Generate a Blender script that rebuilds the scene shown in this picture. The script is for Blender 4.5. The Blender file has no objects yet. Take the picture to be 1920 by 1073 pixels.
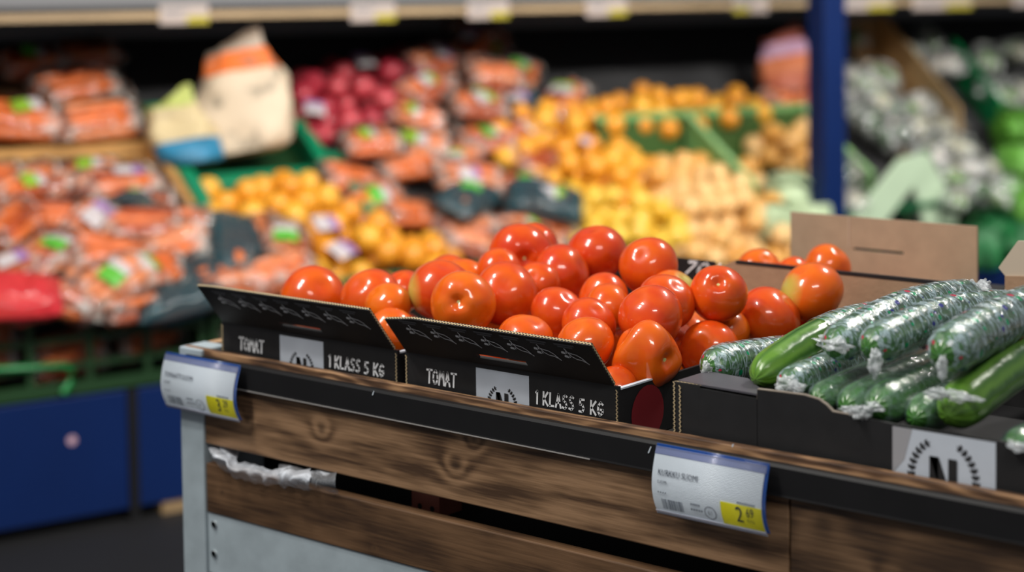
import bpy, bmesh, math, random
import numpy as np
from mathutils import Vector, Matrix, noise
C0 = bpy.context.scene
COL = C0.collection
rnd = random.Random(7)

# ---------------------------------------------------------------- camera, world, lamps, exposure
F_PX, YAW, PITCH, ROLL = 3300.0, math.radians(39.5), math.radians(3.0), math.radians(0.7)
PY = -15 + F_PX * math.tan(PITCH)
_f = np.array([-math.sin(YAW) * math.cos(PITCH), math.cos(YAW) * math.cos(PITCH), -math.sin(PITCH)])
_r = np.array([math.cos(YAW), math.sin(YAW), 0.0])
_d = np.cross(_f, _r)
RT = math.cos(ROLL) * _r + math.sin(ROLL) * _d
DN = -math.sin(ROLL) * _r + math.cos(ROLL) * _d
FW = _f
ROT = np.array([RT, DN, FW])
def ray(x, y): return ROT.T @ np.array([(x - 960) / F_PX, (y - PY) / F_PX, 1.0])
CAM = np.array([0, 0, .8]) - 2.25 * ray(335, 645)
def proj(p):
    v = ROT @ (np.array(p, float) - CAM)
    return F_PX * v[0] / v[2] + 960, F_PX * v[1] / v[2] + PY, v[2]
def onY(x, y, Y): d = ray(x, y); return CAM + d * (Y - CAM[1]) / d[1]
def atd(x, y, z): return CAM + ray(x, y) * z

cam_data = bpy.data.cameras.new('camera')
cam = bpy.data.objects.new('camera', cam_data); COL.objects.link(cam)
m = Matrix(((RT[0], -DN[0], -FW[0], CAM[0]), (RT[1], -DN[1], -FW[1], CAM[1]), (RT[2], -DN[2], -FW[2], CAM[2]), (0, 0, 0, 1)))
cam.matrix_world = m
cam_data.sensor_width = 36.0
cam_data.lens = 36.0 * F_PX / 1920
cam_data.shift_y = -(536.5 - PY) / 1920
cam_data.dof.use_dof = True
cam_data.dof.focus_distance = 1.89
cam_data.dof.aperture_fstop = 2.6
cam_data.clip_start = .05
C0.camera = cam
C0.view_settings.view_transform = 'Standard'
C0.view_settings.look = 'None'
C0.view_settings.gamma = 1.0
C0.view_settings.use_curve_mapping = False
C0.view_settings.exposure = 0.0

world = bpy.data.worlds.new('store_ambient'); C0.world = world; world.use_nodes = True
bg_node = world.node_tree.nodes['Background']
bg_node.inputs[0].default_value = (0.95, 0.95, 1.0, 1); bg_node.inputs[1].default_value = 0.22

def lamp(name, loc, target, sx, sy, watts, col=(1, .96, .9), spread=180):
    d = bpy.data.lights.new(name, 'AREA'); d.shape = 'RECTANGLE'; d.size = sx; d.size_y = sy
    d.energy = watts; d.color = col; d.spread = math.radians(spread)
    o = bpy.data.objects.new(name, d); COL.objects.link(o)
    o.location = loc
    o.rotation_euler = (Vector(target) - Vector(loc)).to_track_quat('-Z', 'Y').to_euler()
    return o
TOM = np.array([.45, .2, .88])
def cam_off(r, u, t): return TOM + r * RT * 1 - t * FW + np.array([0, 0, u])
for _k in (-1, 0, 1):      # a row of three short fittings
    lamp('ceiling_lamp', cam_off(-1.55 + .42 * _k, 2.25, .55 - .36 * _k), TOM, .30, .14, 26)
lamp('ceiling_lamp', cam_off(1.55, 2.25, -1.1), TOM, .55, .16, 40)
lamp('ceiling_lamp', cam_off(.3, 2.3, 2.6), (.9, .1, .7), 1.2, .3, 34)

_a = math.atan((6000 - 960) / F_PX)      # the shelf across the aisle runs along SV and faces NV
_rt0 = np.array([math.cos(YAW), math.sin(YAW), 0]); _fw0 = np.array([-math.sin(YAW), math.cos(YAW), 0])
SV = math.sin(_a) * _rt0 + math.cos(_a) * _fw0; NV = np.array([SV[1], -SV[0], 0.0])
P0 = atd(0, 750, 4.0); P0[2] = 0
def sh(s, n, z): return P0 + SV * s + NV * n + np.array([0, 0, z])
for _s, _w in ((.3, 9), (1.3, 8.5), (2.3, 9), (3.5, 11)):
    lamp('added_shelf_light', sh(_s, 2.6, 2.6), sh(_s + .1, -.45, .85), .6, .2, _w, spread=70)  # added lamps, beams narrowed to brighten only the shelf

# ---------------------------------------------------------------- materials
def mat(name, col=(.5, .5, .5), rough=.5, metal=0.0, coat=0.0, spec=.5, var=0.0, scale=20.0, bump=0.0, bscale=60.0, trans=0.0):
    M = bpy.data.materials.new(name); M.use_nodes = True
    nt = M.node_tree; b = nt.nodes['Principled BSDF']
    b.inputs['Base Color'].default_value = (*col, 1); b.inputs['Roughness'].default_value = rough
    b.inputs['Metallic'].default_value = metal; b.inputs['Coat Weight'].default_value = coat
    b.inputs['Specular IOR Level'].default_value = spec
    b.inputs['Transmission Weight'].default_value = trans
    tc = nt.nodes.new('ShaderNodeTexCoord')
    if var > 0:
        n = nt.nodes.new('ShaderNodeTexNoise'); n.inputs['Scale'].default_value = scale; n.inputs['Detail'].default_value = 4
        nt.links.new(tc.outputs['Object'], n.inputs['Vector'])
        r = nt.nodes.new('ShaderNodeValToRGB')
        r.color_ramp.elements[0].position = .3; r.color_ramp.elements[1].position = .7
        r.color_ramp.elements[0].color = (*[max(0, c * (1 - var)) for c in col], 1)
        r.color_ramp.elements[1].color = (*[min(1, c * (1 + var)) for c in col], 1)
        nt.links.new(n.outputs['Fac'], r.inputs['Fac']); nt.links.new(r.outputs['Color'], b.inputs['Base Color'])
    if bump > 0:
        n = nt.nodes.new('ShaderNodeTexNoise'); n.inputs['Scale'].default_value = bscale; n.inputs['Detail'].default_value = 3
        nt.links.new(tc.outputs['Object'], n.inputs['Vector'])
        bp = nt.nodes.new('ShaderNodeBump'); bp.inputs['Strength'].default_value = bump; bp.inputs['Distance'].default_value = .01
        nt.links.new(n.outputs['Fac'], bp.inputs['Height']); nt.links.new(bp.outputs['Normal'], b.inputs['Normal'])
    return M

def mnode(nt, op, a, b=None, c=None):
    n = nt.nodes.new('ShaderNodeMath'); n.operation = op
    for i, v in enumerate((a, b, c)):
        if v is None: continue
        if isinstance(v, (int, float)): n.inputs[i].default_value = v
        else: nt.links.new(v, n.inputs[i])
    return n.outputs[0]
def ramp(nt, fac, stops):
    r = nt.nodes.new('ShaderNodeValToRGB'); e = r.color_ramp.elements
    while len(e) < len(stops): e.new(.5)
    for i, (p, c) in enumerate(stops): e[i].position = p; e[i].color = (*c, 1)
    nt.links.new(fac, r.inputs['Fac']); return r.outputs['Color']
def mixc(nt, fac, a, b):
    n = nt.nodes.new('ShaderNodeMix'); n.data_type = 'RGBA'
    for i, v in ((0, fac), (6, a), (7, b)):
        if isinstance(v, (int, float)): n.inputs[i].default_value = v
        elif isinstance(v, tuple): n.inputs[i].default_value = (*v, 1)
        else: nt.links.new(v, n.inputs[i])
    return n.outputs[2]

def wood_mat(name, dark, mid, light, knots=(), freq=26.0, rough=.55):
    M = bpy.data.materials.new(name); M.use_nodes = True
    nt = M.node_tree; b = nt.nodes['Principled BSDF']; b.inputs['Roughness'].default_value = rough
    tc = nt.nodes.new('ShaderNodeTexCoord'); sp = nt.nodes.new('ShaderNodeSeparateXYZ')
    nt.links.new(tc.outputs['Object'], sp.inputs[0]); X, Y, Z = sp.outputs
    mp = nt.nodes.new('ShaderNodeMapping'); mp.inputs['Scale'].default_value = (3.2, 9, 9)
    nt.links.new(tc.outputs['Object'], mp.inputs['Vector'])
    n1 = nt.nodes.new('ShaderNodeTexNoise'); n1.inputs['Scale'].default_value = 1.6; n1.inputs['Detail'].default_value = 3
    nt.links.new(mp.outputs[0], n1.inputs['Vector'])
    v = mnode(nt, 'ADD', mnode(nt, 'ADD', Z, mnode(nt, 'MULTIPLY', Y, .8)), mnode(nt, 'MULTIPLY', n1.outputs['Fac'], .11))
    core = None
    for (kx, kz, s, a) in knots:
        dx = mnode(nt, 'MULTIPLY', mnode(nt, 'SUBTRACT', X, kx), 1.0)
        dz = mnode(nt, 'SUBTRACT', Z, kz)
        d2 = mnode(nt, 'ADD', mnode(nt, 'MULTIPLY', dx, dx), mnode(nt, 'MULTIPLY', dz, dz))
        g = mnode(nt, 'POWER', 2.718, mnode(nt, 'MULTIPLY', d2, -1.0 / (s * s)))
        v = mnode(nt, 'ADD', v, mnode(nt, 'MULTIPLY', g, a))
        g2 = mnode(nt, 'POWER', 2.718, mnode(nt, 'MULTIPLY', d2, -1.0 / (.33 * s * .33 * s)))
        core = g2 if core is None else mnode(nt, 'MAXIMUM', core, g2)
    w = mnode(nt, 'MULTIPLY_ADD', mnode(nt, 'SINE', mnode(nt, 'MULTIPLY', v, freq * 6.283)), .5, .5)
    mp2 = nt.nodes.new('ShaderNodeMapping'); mp2.inputs['Scale'].default_value = (14, 200, 260)
    nt.links.new(tc.outputs['Object'], mp2.inputs['Vector'])
    n2 = nt.nodes.new('ShaderNodeTexNoise'); n2.inputs['Scale'].default_value = 1.0; n2.inputs['Detail'].default_value = 5
    nt.links.new(mp2.outputs[0], n2.inputs['Vector'])
    n3 = nt.nodes.new('ShaderNodeTexNoise'); n3.inputs['Scale'].default_value = 9; n3.inputs['Detail'].default_value = 2
    nt.links.new(tc.outputs['Object'], n3.inputs['Vector'])
    tot = mnode(nt, 'ADD', mnode(nt, 'MULTIPLY', w, .24), mnode(nt, 'ADD', mnode(nt, 'MULTIPLY', n2.outputs['Fac'], .64), mnode(nt, 'MULTIPLY', n3.outputs['Fac'], .35)))
    col = ramp(nt, tot, [(.42, dark), (.60, mid), (.80, light)])
    if core is not None:
        col = mixc(nt, mnode(nt, 'MULTIPLY', core, .45), col, tuple(c * .35 for c in dark))
    nt.links.new(col, b.inputs['Base Color'])
    bp = nt.nodes.new('ShaderNodeBump'); bp.inputs['Strength'].default_value = .25; bp.inputs['Distance'].default_value = .002
    nt.links.new(tot, bp.inputs['Height']); nt.links.new(bp.outputs['Normal'], b.inputs['Normal'])
    return M

def tomato_mat():
    M = bpy.data.materials.new('tomato_skin'); M.use_nodes = True
    nt = M.node_tree; b = nt.nodes['Principled BSDF']
    b.inputs['Roughness'].default_value = .3; b.inputs['Specular IOR Level'].default_value = .2; b.inputs['Coat Weight'].default_value = .7; b.inputs['Coat Roughness'].default_value = .06
    b.inputs['Subsurface Weight'].default_value = .12; b.inputs['Subsurface Radius'].default_value = (.012, .003, .001); b.inputs['Subsurface Scale'].default_value = .5
    oi = nt.nodes.new('ShaderNodeObjectInfo'); tc = nt.nodes.new('ShaderNodeTexCoord')
    n = nt.nodes.new('ShaderNodeTexNoise'); n.inputs['Scale'].default_value = 1.6; n.inputs['Detail'].default_value = 2
    nt.links.new(tc.outputs['Object'], n.inputs['Vector'])
    f = mnode(nt, 'ADD', mnode(nt, 'MULTIPLY', n.outputs['Fac'], .6), mnode(nt, 'MULTIPLY', oi.outputs['Random'], .45))
    col = ramp(nt, f, [(.22, (.62, .045, .006)), (.5, (.72, .098, .005)), (.8, (.80, .160, .006))])
    at = nt.nodes.new('ShaderNodeAttribute'); at.attribute_type = 'OBJECT'; at.attribute_name = 'ripe_patch'
    vm = nt.nodes.new('ShaderNodeVectorMath'); vm.operation = 'DOT_PRODUCT'
    nrm = nt.nodes.new('ShaderNodeVectorMath'); nrm.operation = 'NORMALIZE'
    nt.links.new(tc.outputs['Object'], nrm.inputs[0]); nt.links.new(nrm.outputs[0], vm.inputs[0]); nt.links.new(at.outputs['Vector'], vm.inputs[1])
    mr = nt.nodes.new('ShaderNodeMapRange'); mr.inputs[1].default_value = .72; mr.inputs[2].default_value = .98
    nt.links.new(vm.outputs['Value'], mr.inputs[0])
    col = mixc(nt, mr.outputs[0], col, (.50, .42, .08))
    # faint pale specks of the skin
    vo = nt.nodes.new('ShaderNodeTexNoise'); vo.inputs['Scale'].default_value = 38; nt.links.new(tc.outputs['Object'], vo.inputs['Vector'])
    sp = nt.nodes.new('ShaderNodeMapRange'); sp.inputs[1].default_value = .66; sp.inputs[2].default_value = .8; sp.inputs[4].default_value = .25
    nt.links.new(vo.outputs['Fac'], sp.inputs[0])
    col = mixc(nt, sp.outputs[0], col, (.85, .25, .06))
    nt.links.new(col, b.inputs['Base Color'])
    return M

def cucumber_mat(name, dark, light, bump=.35):
    M = bpy.data.materials.new(name); M.use_nodes = True
    nt = M.node_tree; b = nt.nodes['Principled BSDF']; b.inputs['Roughness'].default_value = .3; b.inputs['Coat Weight'].default_value = .25
    uv = nt.nodes.new('ShaderNodeUVMap'); sp = nt.nodes.new('ShaderNodeSeparateXYZ'); nt.links.new(uv.outputs[0], sp.inputs[0])
    tc = nt.nodes.new('ShaderNodeTexCoord')
    n = nt.nodes.new('ShaderNodeTexNoise'); n.inputs['Scale'].default_value = 30; n.inputs['Detail'].default_value = 3
    nt.links.new(tc.outputs['Object'], n.inputs['Vector'])
    w = mnode(nt, 'MULTIPLY_ADD', mnode(nt, 'SINE', mnode(nt, 'ADD', mnode(nt, 'MULTIPLY', sp.outputs[0], 6.283 * 9), mnode(nt, 'MULTIPLY', n.outputs['Fac'], 5))), .25, .25)
    tip = mnode(nt, 'POWER', mnode(nt, 'SUBTRACT', 1.0, sp.outputs[1]), 5.0)
    f = mnode(nt, 'ADD', mnode(nt, 'ADD', w, mnode(nt, 'MULTIPLY', n.outputs['Fac'], .45)), mnode(nt, 'MULTIPLY', tip, .45))
    col = ramp(nt, f, [(.15, dark), (.55, tuple((a + c) / 2 for a, c in zip(dark, light))), (.95, light)])
    nt.links.new(col, b.inputs['Base Color'])
    bp = nt.nodes.new('ShaderNodeBump'); bp.inputs['Strength'].default_value = bump; bp.inputs['Distance'].default_value = .004
    nt.links.new(f, bp.inputs['Height']); nt.links.new(bp.outputs['Normal'], b.inputs['Normal'])
    return M

def film_mat(name, marks=True, base=.10, milky=.5, tint=(.80, .88, .90), rough=.12, scale=60, gloss=.22, streaks=0.0):
    """clear wrap: mostly transparent, wrinkles catch light, printed flecks"""
    M = bpy.data.materials.new(name); M.use_nodes = True
    nt = M.node_tree; b = nt.nodes['Principled BSDF']; out = nt.nodes['Material Output']
    b.inputs['Roughness'].default_value = rough; b.inputs['Base Color'].default_value = (*tint, 1)
    tc = nt.nodes.new('ShaderNodeTexCoord'); uv = nt.nodes.new('ShaderNodeUVMap')
    n = nt.nodes.new('ShaderNodeTexNoise'); n.inputs['Scale'].default_value = scale; n.inputs['Detail'].default_value = 5; n.inputs['Distortion'].default_value = 1.5
    nt.links.new(tc.outputs['Object'], n.inputs['Vector'])
    mr = nt.nodes.new('ShaderNodeMapRange'); mr.inputs[1].default_value = .53; mr.inputs[2].default_value = .68
    mr.inputs[3].default_value = base; mr.inputs[4].default_value = milky
    nt.links.new(n.outputs['Fac'], mr.inputs[0])
    alpha = mr.outputs[0]
    if streaks > 0:      # creases running around the wrap
        mps = nt.nodes.new('ShaderNodeMapping'); mps.inputs['Scale'].default_value = (5, 34, 1); mps.inputs['Rotation'].default_value = (0, 0, .25)
        nt.links.new(uv.outputs[0], mps.inputs['Vector'])
        ns = nt.nodes.new('ShaderNodeTexNoise'); ns.inputs['Scale'].default_value = 1; ns.inputs['Detail'].default_value = 4; ns.inputs['Distortion'].default_value = .6
        nt.links.new(mps.outputs[0], ns.inputs['Vector'])
        ridge = mnode(nt, 'SUBTRACT', 1.0, mnode(nt, 'MULTIPLY', mnode(nt, 'ABSOLUTE', mnode(nt, 'SUBTRACT', ns.outputs['Fac'], .5)), 16.0))
        alpha = mnode(nt, 'MAXIMUM', alpha, mnode(nt, 'MULTIPLY', mnode(nt, 'MAXIMUM', ridge, 0.0), streaks))
    if marks:
        mp = nt.nodes.new('ShaderNodeMapping'); mp.inputs['Scale'].default_value = (14, 30, 1); mp.inputs['Rotation'].default_value = (0, 0, .3)
        nt.links.new(uv.outputs[0], mp.inputs['Vector'])
        vo = nt.nodes.new('ShaderNodeTexVoronoi'); vo.inputs['Scale'].default_value = 1.0; vo.inputs['Randomness'].default_value = 1.0
        nt.links.new(mp.outputs[0], vo.inputs['Vector'])
        sp = nt.nodes.new('ShaderNodeSeparateColor'); nt.links.new(vo.outputs['Color'], sp.inputs[0])
        hit = mnode(nt, 'MULTIPLY', mnode(nt, 'LESS_THAN', vo.outputs['Distance'], .34), mnode(nt, 'GREATER_THAN', sp.outputs[0], .62))
        pc = ramp(nt, sp.outputs[1], [(0, (.66, .72, .74)), (.25, (.02, .02, .25)), (.50, (.0, .30, .12)), (.86, (.55, .03, .08))])
        pc.node.color_ramp.interpolation = 'CONSTANT'
        col = mixc(nt, hit, tint, pc); nt.links.new(col, b.inputs['Base Color'])
        alpha = mnode(nt, 'MAXIMUM', alpha, mnode(nt, 'MULTIPLY', hit, .85))
    bp = nt.nodes.new('ShaderNodeBump'); bp.inputs['Strength'].default_value = .7; bp.inputs['Distance'].default_value = .004
    nt.links.new(n.outputs['Fac'], bp.inputs['Height']); nt.links.new(bp.outputs['Normal'], b.inputs['Normal'])
    tr = nt.nodes.new('ShaderNodeBsdfTransparent'); gl = nt.nodes.new('ShaderNodeBsdfGlossy'); gl.inputs['Roughness'].default_value = rough
    nt.links.new(bp.outputs['Normal'], gl.inputs['Normal'])
    fr = nt.nodes.new('ShaderNodeFresnel'); fr.inputs['IOR'].default_value = 1.4; nt.links.new(bp.outputs['Normal'], fr.inputs['Normal'])
    m1 = nt.nodes.new('ShaderNodeMixShader'); nt.links.new(mnode(nt, 'MULTIPLY', fr.outputs[0], gloss), m1.inputs[0]); nt.links.new(tr.outputs[0], m1.inputs[1]); nt.links.new(gl.outputs[0], m1.inputs[2])
    m2 = nt.nodes.new('ShaderNodeMixShader'); nt.links.new(alpha, m2.inputs[0]); nt.links.new(m1.outputs[0], m2.inputs[1]); nt.links.new(b.outputs[0], m2.inputs[2])
    nt.links.new(m2.outputs[0], out.inputs['Surface'])
    return M

M = {}
M['black_card'] = mat('black_printed_card', (.013, .013, .014), .55, var=.15, scale=40, spec=.4)
M['brown_card'] = mat('brown_cardboard', (.36, .225, .135), .8, var=.10, scale=45, bump=.08, bscale=140)
M['grey_card'] = mat('scuffed_dark_card', (.05, .048, .055), .5)
M['flute'] = mat('corrugated_flute', (.62, .48, .28), .8)
M['white_ink'] = mat('white_ink', (.86, .88, .90), .6)
M['grey_ink'] = mat('grey_ink', (.10, .105, .115), .6)
M['label_white'] = mat('silver_white_label', (.52, .57, .64), .5, var=.05, scale=30)
M['black_ink'] = mat('black_ink', (.012, .012, .013), .6)
M['red_print'] = mat('dark_red_print', (.20, .012, .018), .5)
M['tag_paper'] = mat('tag_paper', (.62, .70, .78), .45)
M['tag_yellow'] = mat('tag_yellow', (.66, .62, .015), .5)
M['tag_text'] = mat('tag_text', (.02, .03, .06), .6)
M['tag_grey'] = mat('tag_grey_print', (.16, .19, .24), .6)
M['tag_blue'] = mat('tag_holder_blue', (.02, .09, .38), .25, coat=.4)
M['tag_lilac'] = mat('tag_holder_grip', (.20, .24, .42), .3, coat=.4)
M['tag_clear'] = mat('tag_holder_lip', (.55, .58, .70), .2, coat=.5)
M['rail_black'] = mat('black_price_rail', (.009, .009, .010), .5, var=.1, spec=.25)
M['rail_edge'] = mat('rail_light_edge', (.30, .29, .28), .4)
M['zinc'] = mat('galvanised_steel', (.36, .43, .47), .5, metal=.0, var=.10, scale=25, bump=.03)
M['bolt'] = mat('bolt_steel', (.42, .46, .48), .3)
M['rust_red'] = mat('rust_red_bracket', (.34, .10, .065), .6, var=.2)
M['dark_inside'] = mat('dark_table_inside', (.012, .011, .010), .8)
M['tomato'] = tomato_mat()
M['scar'] = mat('stem_scar', (.62, .58, .22), .6, var=.3, scale=300)
M['cuke'] = cucumber_mat('cucumber_dark', (.006, .035, .014), (.05, .17, .03))
M['cuke_light'] = cucumber_mat('cucumber_light', (.010, .070, .010), (.12, .27, .03))
M['film'] = film_mat('printed_cling_film', base=.045, milky=.34, tint=(.46, .60, .66), rough=.16, streaks=.75)
M['film_plain'] = film_mat('plain_cling_film', marks=False, base=.05, milky=.16, tint=(.40, .54, .56), rough=.18, streaks=.22)
M['twist'] = film_mat('bunched_film', marks=False, base=.35, milky=.95, tint=(.80, .85, .88), scale=120)
M['bag_clear'] = film_mat('clear_plastic_bag', marks=False, base=.12, milky=.55, tint=(.70, .75, .82), scale=45, rough=.3)
M['bag_white'] = film_mat('crumpled_plastic_bag', marks=False, base=.40, milky=.80, tint=(.75, .80, .88), scale=40, rough=.4)

# ---------------------------------------------------------------- mesh helpers
class MB:
    def __init__(s): s.v = []; s.f = []; s.m = []; s.uv = {}
    def add(s, verts, faces, mi=0, uvs=None):
        o = len(s.v); s.v += [tuple(map(float, p)) for p in verts]
        for k, f in enumerate(faces):
            if uvs is not None: s.uv[len(s.f)] = [uvs[i] for i in f]
            s.f.append([i + o for i in f]); s.m.append(mi)
    def box(s, a, b, mi=0):
        x0, y0, z0 = a; x1, y1, z1 = b
        s.hexa([(x0, y0, z0), (x1, y0, z0), (x1, y1, z0), (x0, y1, z0), (x0, y0, z1), (x1, y0, z1), (x1, y1, z1), (x0, y1, z1)], mi)
    def hexa(s, p, mi=0):
        s.add(p, [(0, 3, 2, 1), (4, 5, 6, 7), (0, 1, 5, 4), (1, 2, 6, 5), (2, 3, 7, 6), (3, 0, 4, 7)], mi)
    def prism(s, front, off, mi=0):
        n = len(front); off = np.array(off)
        s.add(list(front) + [np.array(p) + off for p in front],
              [list(range(n)), list(range(2 * n - 1, n - 1, -1))] + [(i, i + n, (i + 1) % n + n, (i + 1) % n) for i in range(n)], mi)
    def tube(s, path, radii, seg=12, mi=0, squash=None, wob=None):
        P = [np.array(p, float) for p in path]; n = len(P); rings = []; uvs = []
        up = np.array([0, 0, 1.0])
        L = [0]
        for i in range(1, n): L.append(L[-1] + np.linalg.norm(P[i] - P[i - 1]))
        for i in range(n):
            t = P[min(i + 1, n - 1)] - P[max(i - 1, 0)]; t /= np.linalg.norm(t) + 1e-9
            a = np.cross(t, up)
            if np.linalg.norm(a) < 1e-3: a = np.cross(t, np.array([1.0, 0, 0]))
            a /= np.linalg.norm(a); b = np.cross(a, t)
            for k in range(seg + 1):
                th = 2 * math.pi * k / seg
                r = radii[i] * (1 + (wob(th, L[i]) if wob else 0))
                rings.append(P[i] + a * r * math.cos(th) * (squash[0] if squash else 1) + b * r * math.sin(th) * (squash[1] if squash else 1))
                uvs.append((k / seg, L[i] / (L[-1] + 1e-9)))
        fs = []
        w = seg + 1
        for i in range(n - 1):
            for k in range(seg):
                fs.append((i * w + k, i * w + k + 1, (i + 1) * w + k + 1, (i + 1) * w + k))
        s.add(rings, fs, mi, uvs)
    def ribbon(s, pts, wdt, mp, mi=0):
        """flat stroke through 2-D points, mapped into space by mp(u, v)"""
        for (a, b) in zip(pts[:-1], pts[1:]):
            dx, dy = b[0] - a[0], b[1] - a[1]; l = math.hypot(dx, dy) + 1e-9
            nx, ny = -dy / l * wdt / 2, dx / l * wdt / 2; ex, ey = dx / l * wdt * .35, dy / l * wdt * .35
            s.add([mp(a[0] - ex - nx, a[1] - ey - ny), mp(b[0] + ex - nx, b[1] + ey - ny), mp(b[0] + ex + nx, b[1] + ey + ny), mp(a[0] - ex + nx, a[1] - ey + ny)], [(0, 1, 2, 3)], mi)
    def poly(s, pts, mp, mi=0): s.add([mp(*p) for p in pts], [list(range(len(pts)))], mi)
    def rect(s, u0, v0, u1, v1, mp, mi=0, nu=1):
        for k in range(nu):
            a = u0 + (u1 - u0) * k / nu; b = u0 + (u1 - u0) * (k + 1) / nu
            s.add([mp(a, v0), mp(b, v0), mp(b, v1), mp(a, v1)], [(0, 1, 2, 3)], mi)
    def disc(s, u, v, ru, rv, mp, mi=0, n=24, inner=0.0):
        o = [(u + ru * math.cos(2 * math.pi * k / n), v + rv * math.sin(2 * math.pi * k / n)) for k in range(n)]
        if inner <= 0: s.poly(o, mp, mi)
        else:
            q = [(u + ru * inner * math.cos(2 * math.pi * k / n), v + rv * inner * math.sin(2 * math.pi * k / n)) for k in range(n)]
            s.add([mp(*p) for p in o + q], [(k, (k + 1) % n, (k + 1) % n + n, k + n) for k in range(n)], mi)
    def mesh(s, name, mats, smooth=False):
        me = bpy.data.meshes.new(name); me.from_pydata(s.v, [], s.f)
        for mm in (mats if isinstance(mats, (list, tuple)) else [mats]): me.materials.append(mm)
        me.polygons.foreach_set('material_index', s.m)
        if s.uv:
            lay = me.uv_layers.new(name='UVMap')
            for fi, us in s.uv.items():
                for li, u in zip(me.polygons[fi].loop_indices, us): lay.data[li].uv = u
        if smooth: me.polygons.foreach_set('use_smooth', [True] * len(me.polygons))
        me.update(); return me
    def build(s, name, mats, parent=None, smooth=False, weld=False):
        if parent is not None:
            l = Vector((0, 0, 0)); pp = parent
            while pp is not None: l = l + pp.location; pp = pp.parent
            s.v = [(p[0] - l[0], p[1] - l[1], p[2] - l[2]) for p in s.v]
        me = s.mesh(name, mats, smooth)
        if weld:
            bm = bmesh.new(); bm.from_mesh(me); bmesh.ops.remove_doubles(bm, verts=bm.verts, dist=1e-6); bmesh.ops.recalc_face_normals(bm, faces=bm.faces); bm.to_mesh(me); bm.free()
        o = bpy.data.objects.new(name, me); COL.objects.link(o)
        if parent is not None: o.parent = parent
        return o

def thing(name, label, cat, loc=(0, 0, 0), group=None):
    o = bpy.data.objects.new(name, None); COL.objects.link(o); o.empty_display_size = .05
    o.location = tuple(float(x) for x in loc); o['label'] = label; o['category'] = cat
    if group: o['group'] = group
    return o
def tag(o, label, cat, group=None):
    o['label'] = label; o['category'] = cat
    if group: o['group'] = group
    return o
def child(name, me, parent, label=None):
    o = bpy.data.objects.new(name, me); COL.objects.link(o); o.parent = parent
    if label: o['label'] = label
    return o
def struct(o): o['kind'] = 'structure'; return o
def bevel(o, w, seg=2):
    md = o.modifiers.new('edge', 'BEVEL'); md.width = w; md.segments = seg; md.limit_method = 'ANGLE'; return o

# hand-lettered strokes (unit box), for the writing on the tomato boxes
GL = {'T': [[(0, .97), (.62, 1)], [(.32, .98), (.30, 0)]], 'O': [[(.3, 1), (.08, .75), (.04, .35), (.2, .04), (.42, .05), (.56, .35), (.54, .75), (.36, 1), (.26, .97)]],
      'M': [[(.02, 0), (.12, .98)], [(.12, .98), (.33, .45)], [(.33, .45), (.52, .98)], [(.52, .98), (.62, 0)]], 'A': [[(.02, 0), (.30, 1)], [(.30, 1), (.58, 0)], [(.12, .35), (.50, .37)]],
      '1': [[(.05, .85), (.20, 1), (.20, 0)]], 'K': [[(.08, 1), (.08, 0)], [(.55, 1), (.12, .45)], [(.14, .50), (.58, 0)]], 'L': [[(.1, 1), (.08, .03), (.50, .05)]],
      'S': [[(.5, .92), (.32, 1), (.1, .85), (.14, .6), (.42, .45), (.5, .2), (.32, 0), (.05, .08)]], '5': [[(.52, .98), (.14, .96), (.12, .58), (.38, .58), (.52, .32), (.38, .04), (.06, .05)]],
      'G': [[(.52, .85), (.32, 1), (.08, .7), (.06, .3), (.26, .02), (.52, .18), (.54, .45), (.30, .45)]], '2': [[(.06, .8), (.3, 1), (.5, .8), (.4, .5), (.04, .03), (.55, .03)]],
      '0': [[(.3, 1), (.08, .75), (.06, .25), (.28, 0), (.5, .25), (.52, .75), (.3, 1)]], ' ': []}
def letters(mb, text, u, v, h, wd, mp, stroke, adv=.74, mi=0):
    x = u; r = random.Random(len(text))
    for ch in text:
        for st in GL[ch]:
            mb.ribbon([(x + p[0] * wd + (p[1] - .5) * .05 * wd, v + p[1] * h + r.uniform(-.01, .01) * h) for p in st], stroke, mp, mi)
        x += wd * (adv if ch not in '1 ' else .42)
    return x
_font_cache = {}
def typeset(mb, text, u, v, h, mp, mi=0, squeeze=1.0):
    """type set in the built-in font, its outline mapped onto a surface"""
    if text not in _font_cache:
        cu = bpy.data.curves.new('t', 'FONT'); cu.body = text; cu.resolution_u = 2
        ob = bpy.data.objects.new('t', cu); COL.objects.link(ob)
        dg = bpy.context.evaluated_depsgraph_get(); dg.update(); me = ob.evaluated_get(dg).to_mesh()
        _font_cache[text] = ([tuple(x.co) for x in me.vertices], [list(p.vertices) for p in me.polygons])
        bpy.data.objects.remove(ob); bpy.data.curves.remove(cu)
    vs, fs = _font_cache[text]
    mb.add([mp(u + p[0] * h * squeeze * 1.4, v + p[1] * h * 1.4) for p in vs], fs, mi)
    return u + max((p[0] for p in vs), default=0) * h * squeeze * 1.4
def flutes(mb, p0, p1, tdir, thick, pitch=.0042, nrm=(0, 0, 1), mi=0, wdt=.0011):
    """the wavy middle of corrugated board seen on a cut edge"""
    p0, p1, tdir, nrm = map(lambda q: np.array(q, float), (p0, p1, tdir, nrm))
    L = np.linalg.norm(p1 - p0); n = max(2, int(L / pitch)); d = (p1 - p0) / L
    mp = lambda u, v: p0 + d * u + tdir * v + nrm * .0004
    pts = [(L * k / (2 * n), thick * (.26 if k % 2 else -.26)) for k in range(2 * n + 1)]
    mb.ribbon(pts, wdt, mp, mi)

# ---------------------------------------------------------------- setting
fl = MB(); fl.box((-6, -4, -.05), (6, 10, 0)); struct(fl.build('floor', mat('dark_store_floor', (.010, .010, .011), .6, var=.1, scale=3)))

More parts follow.
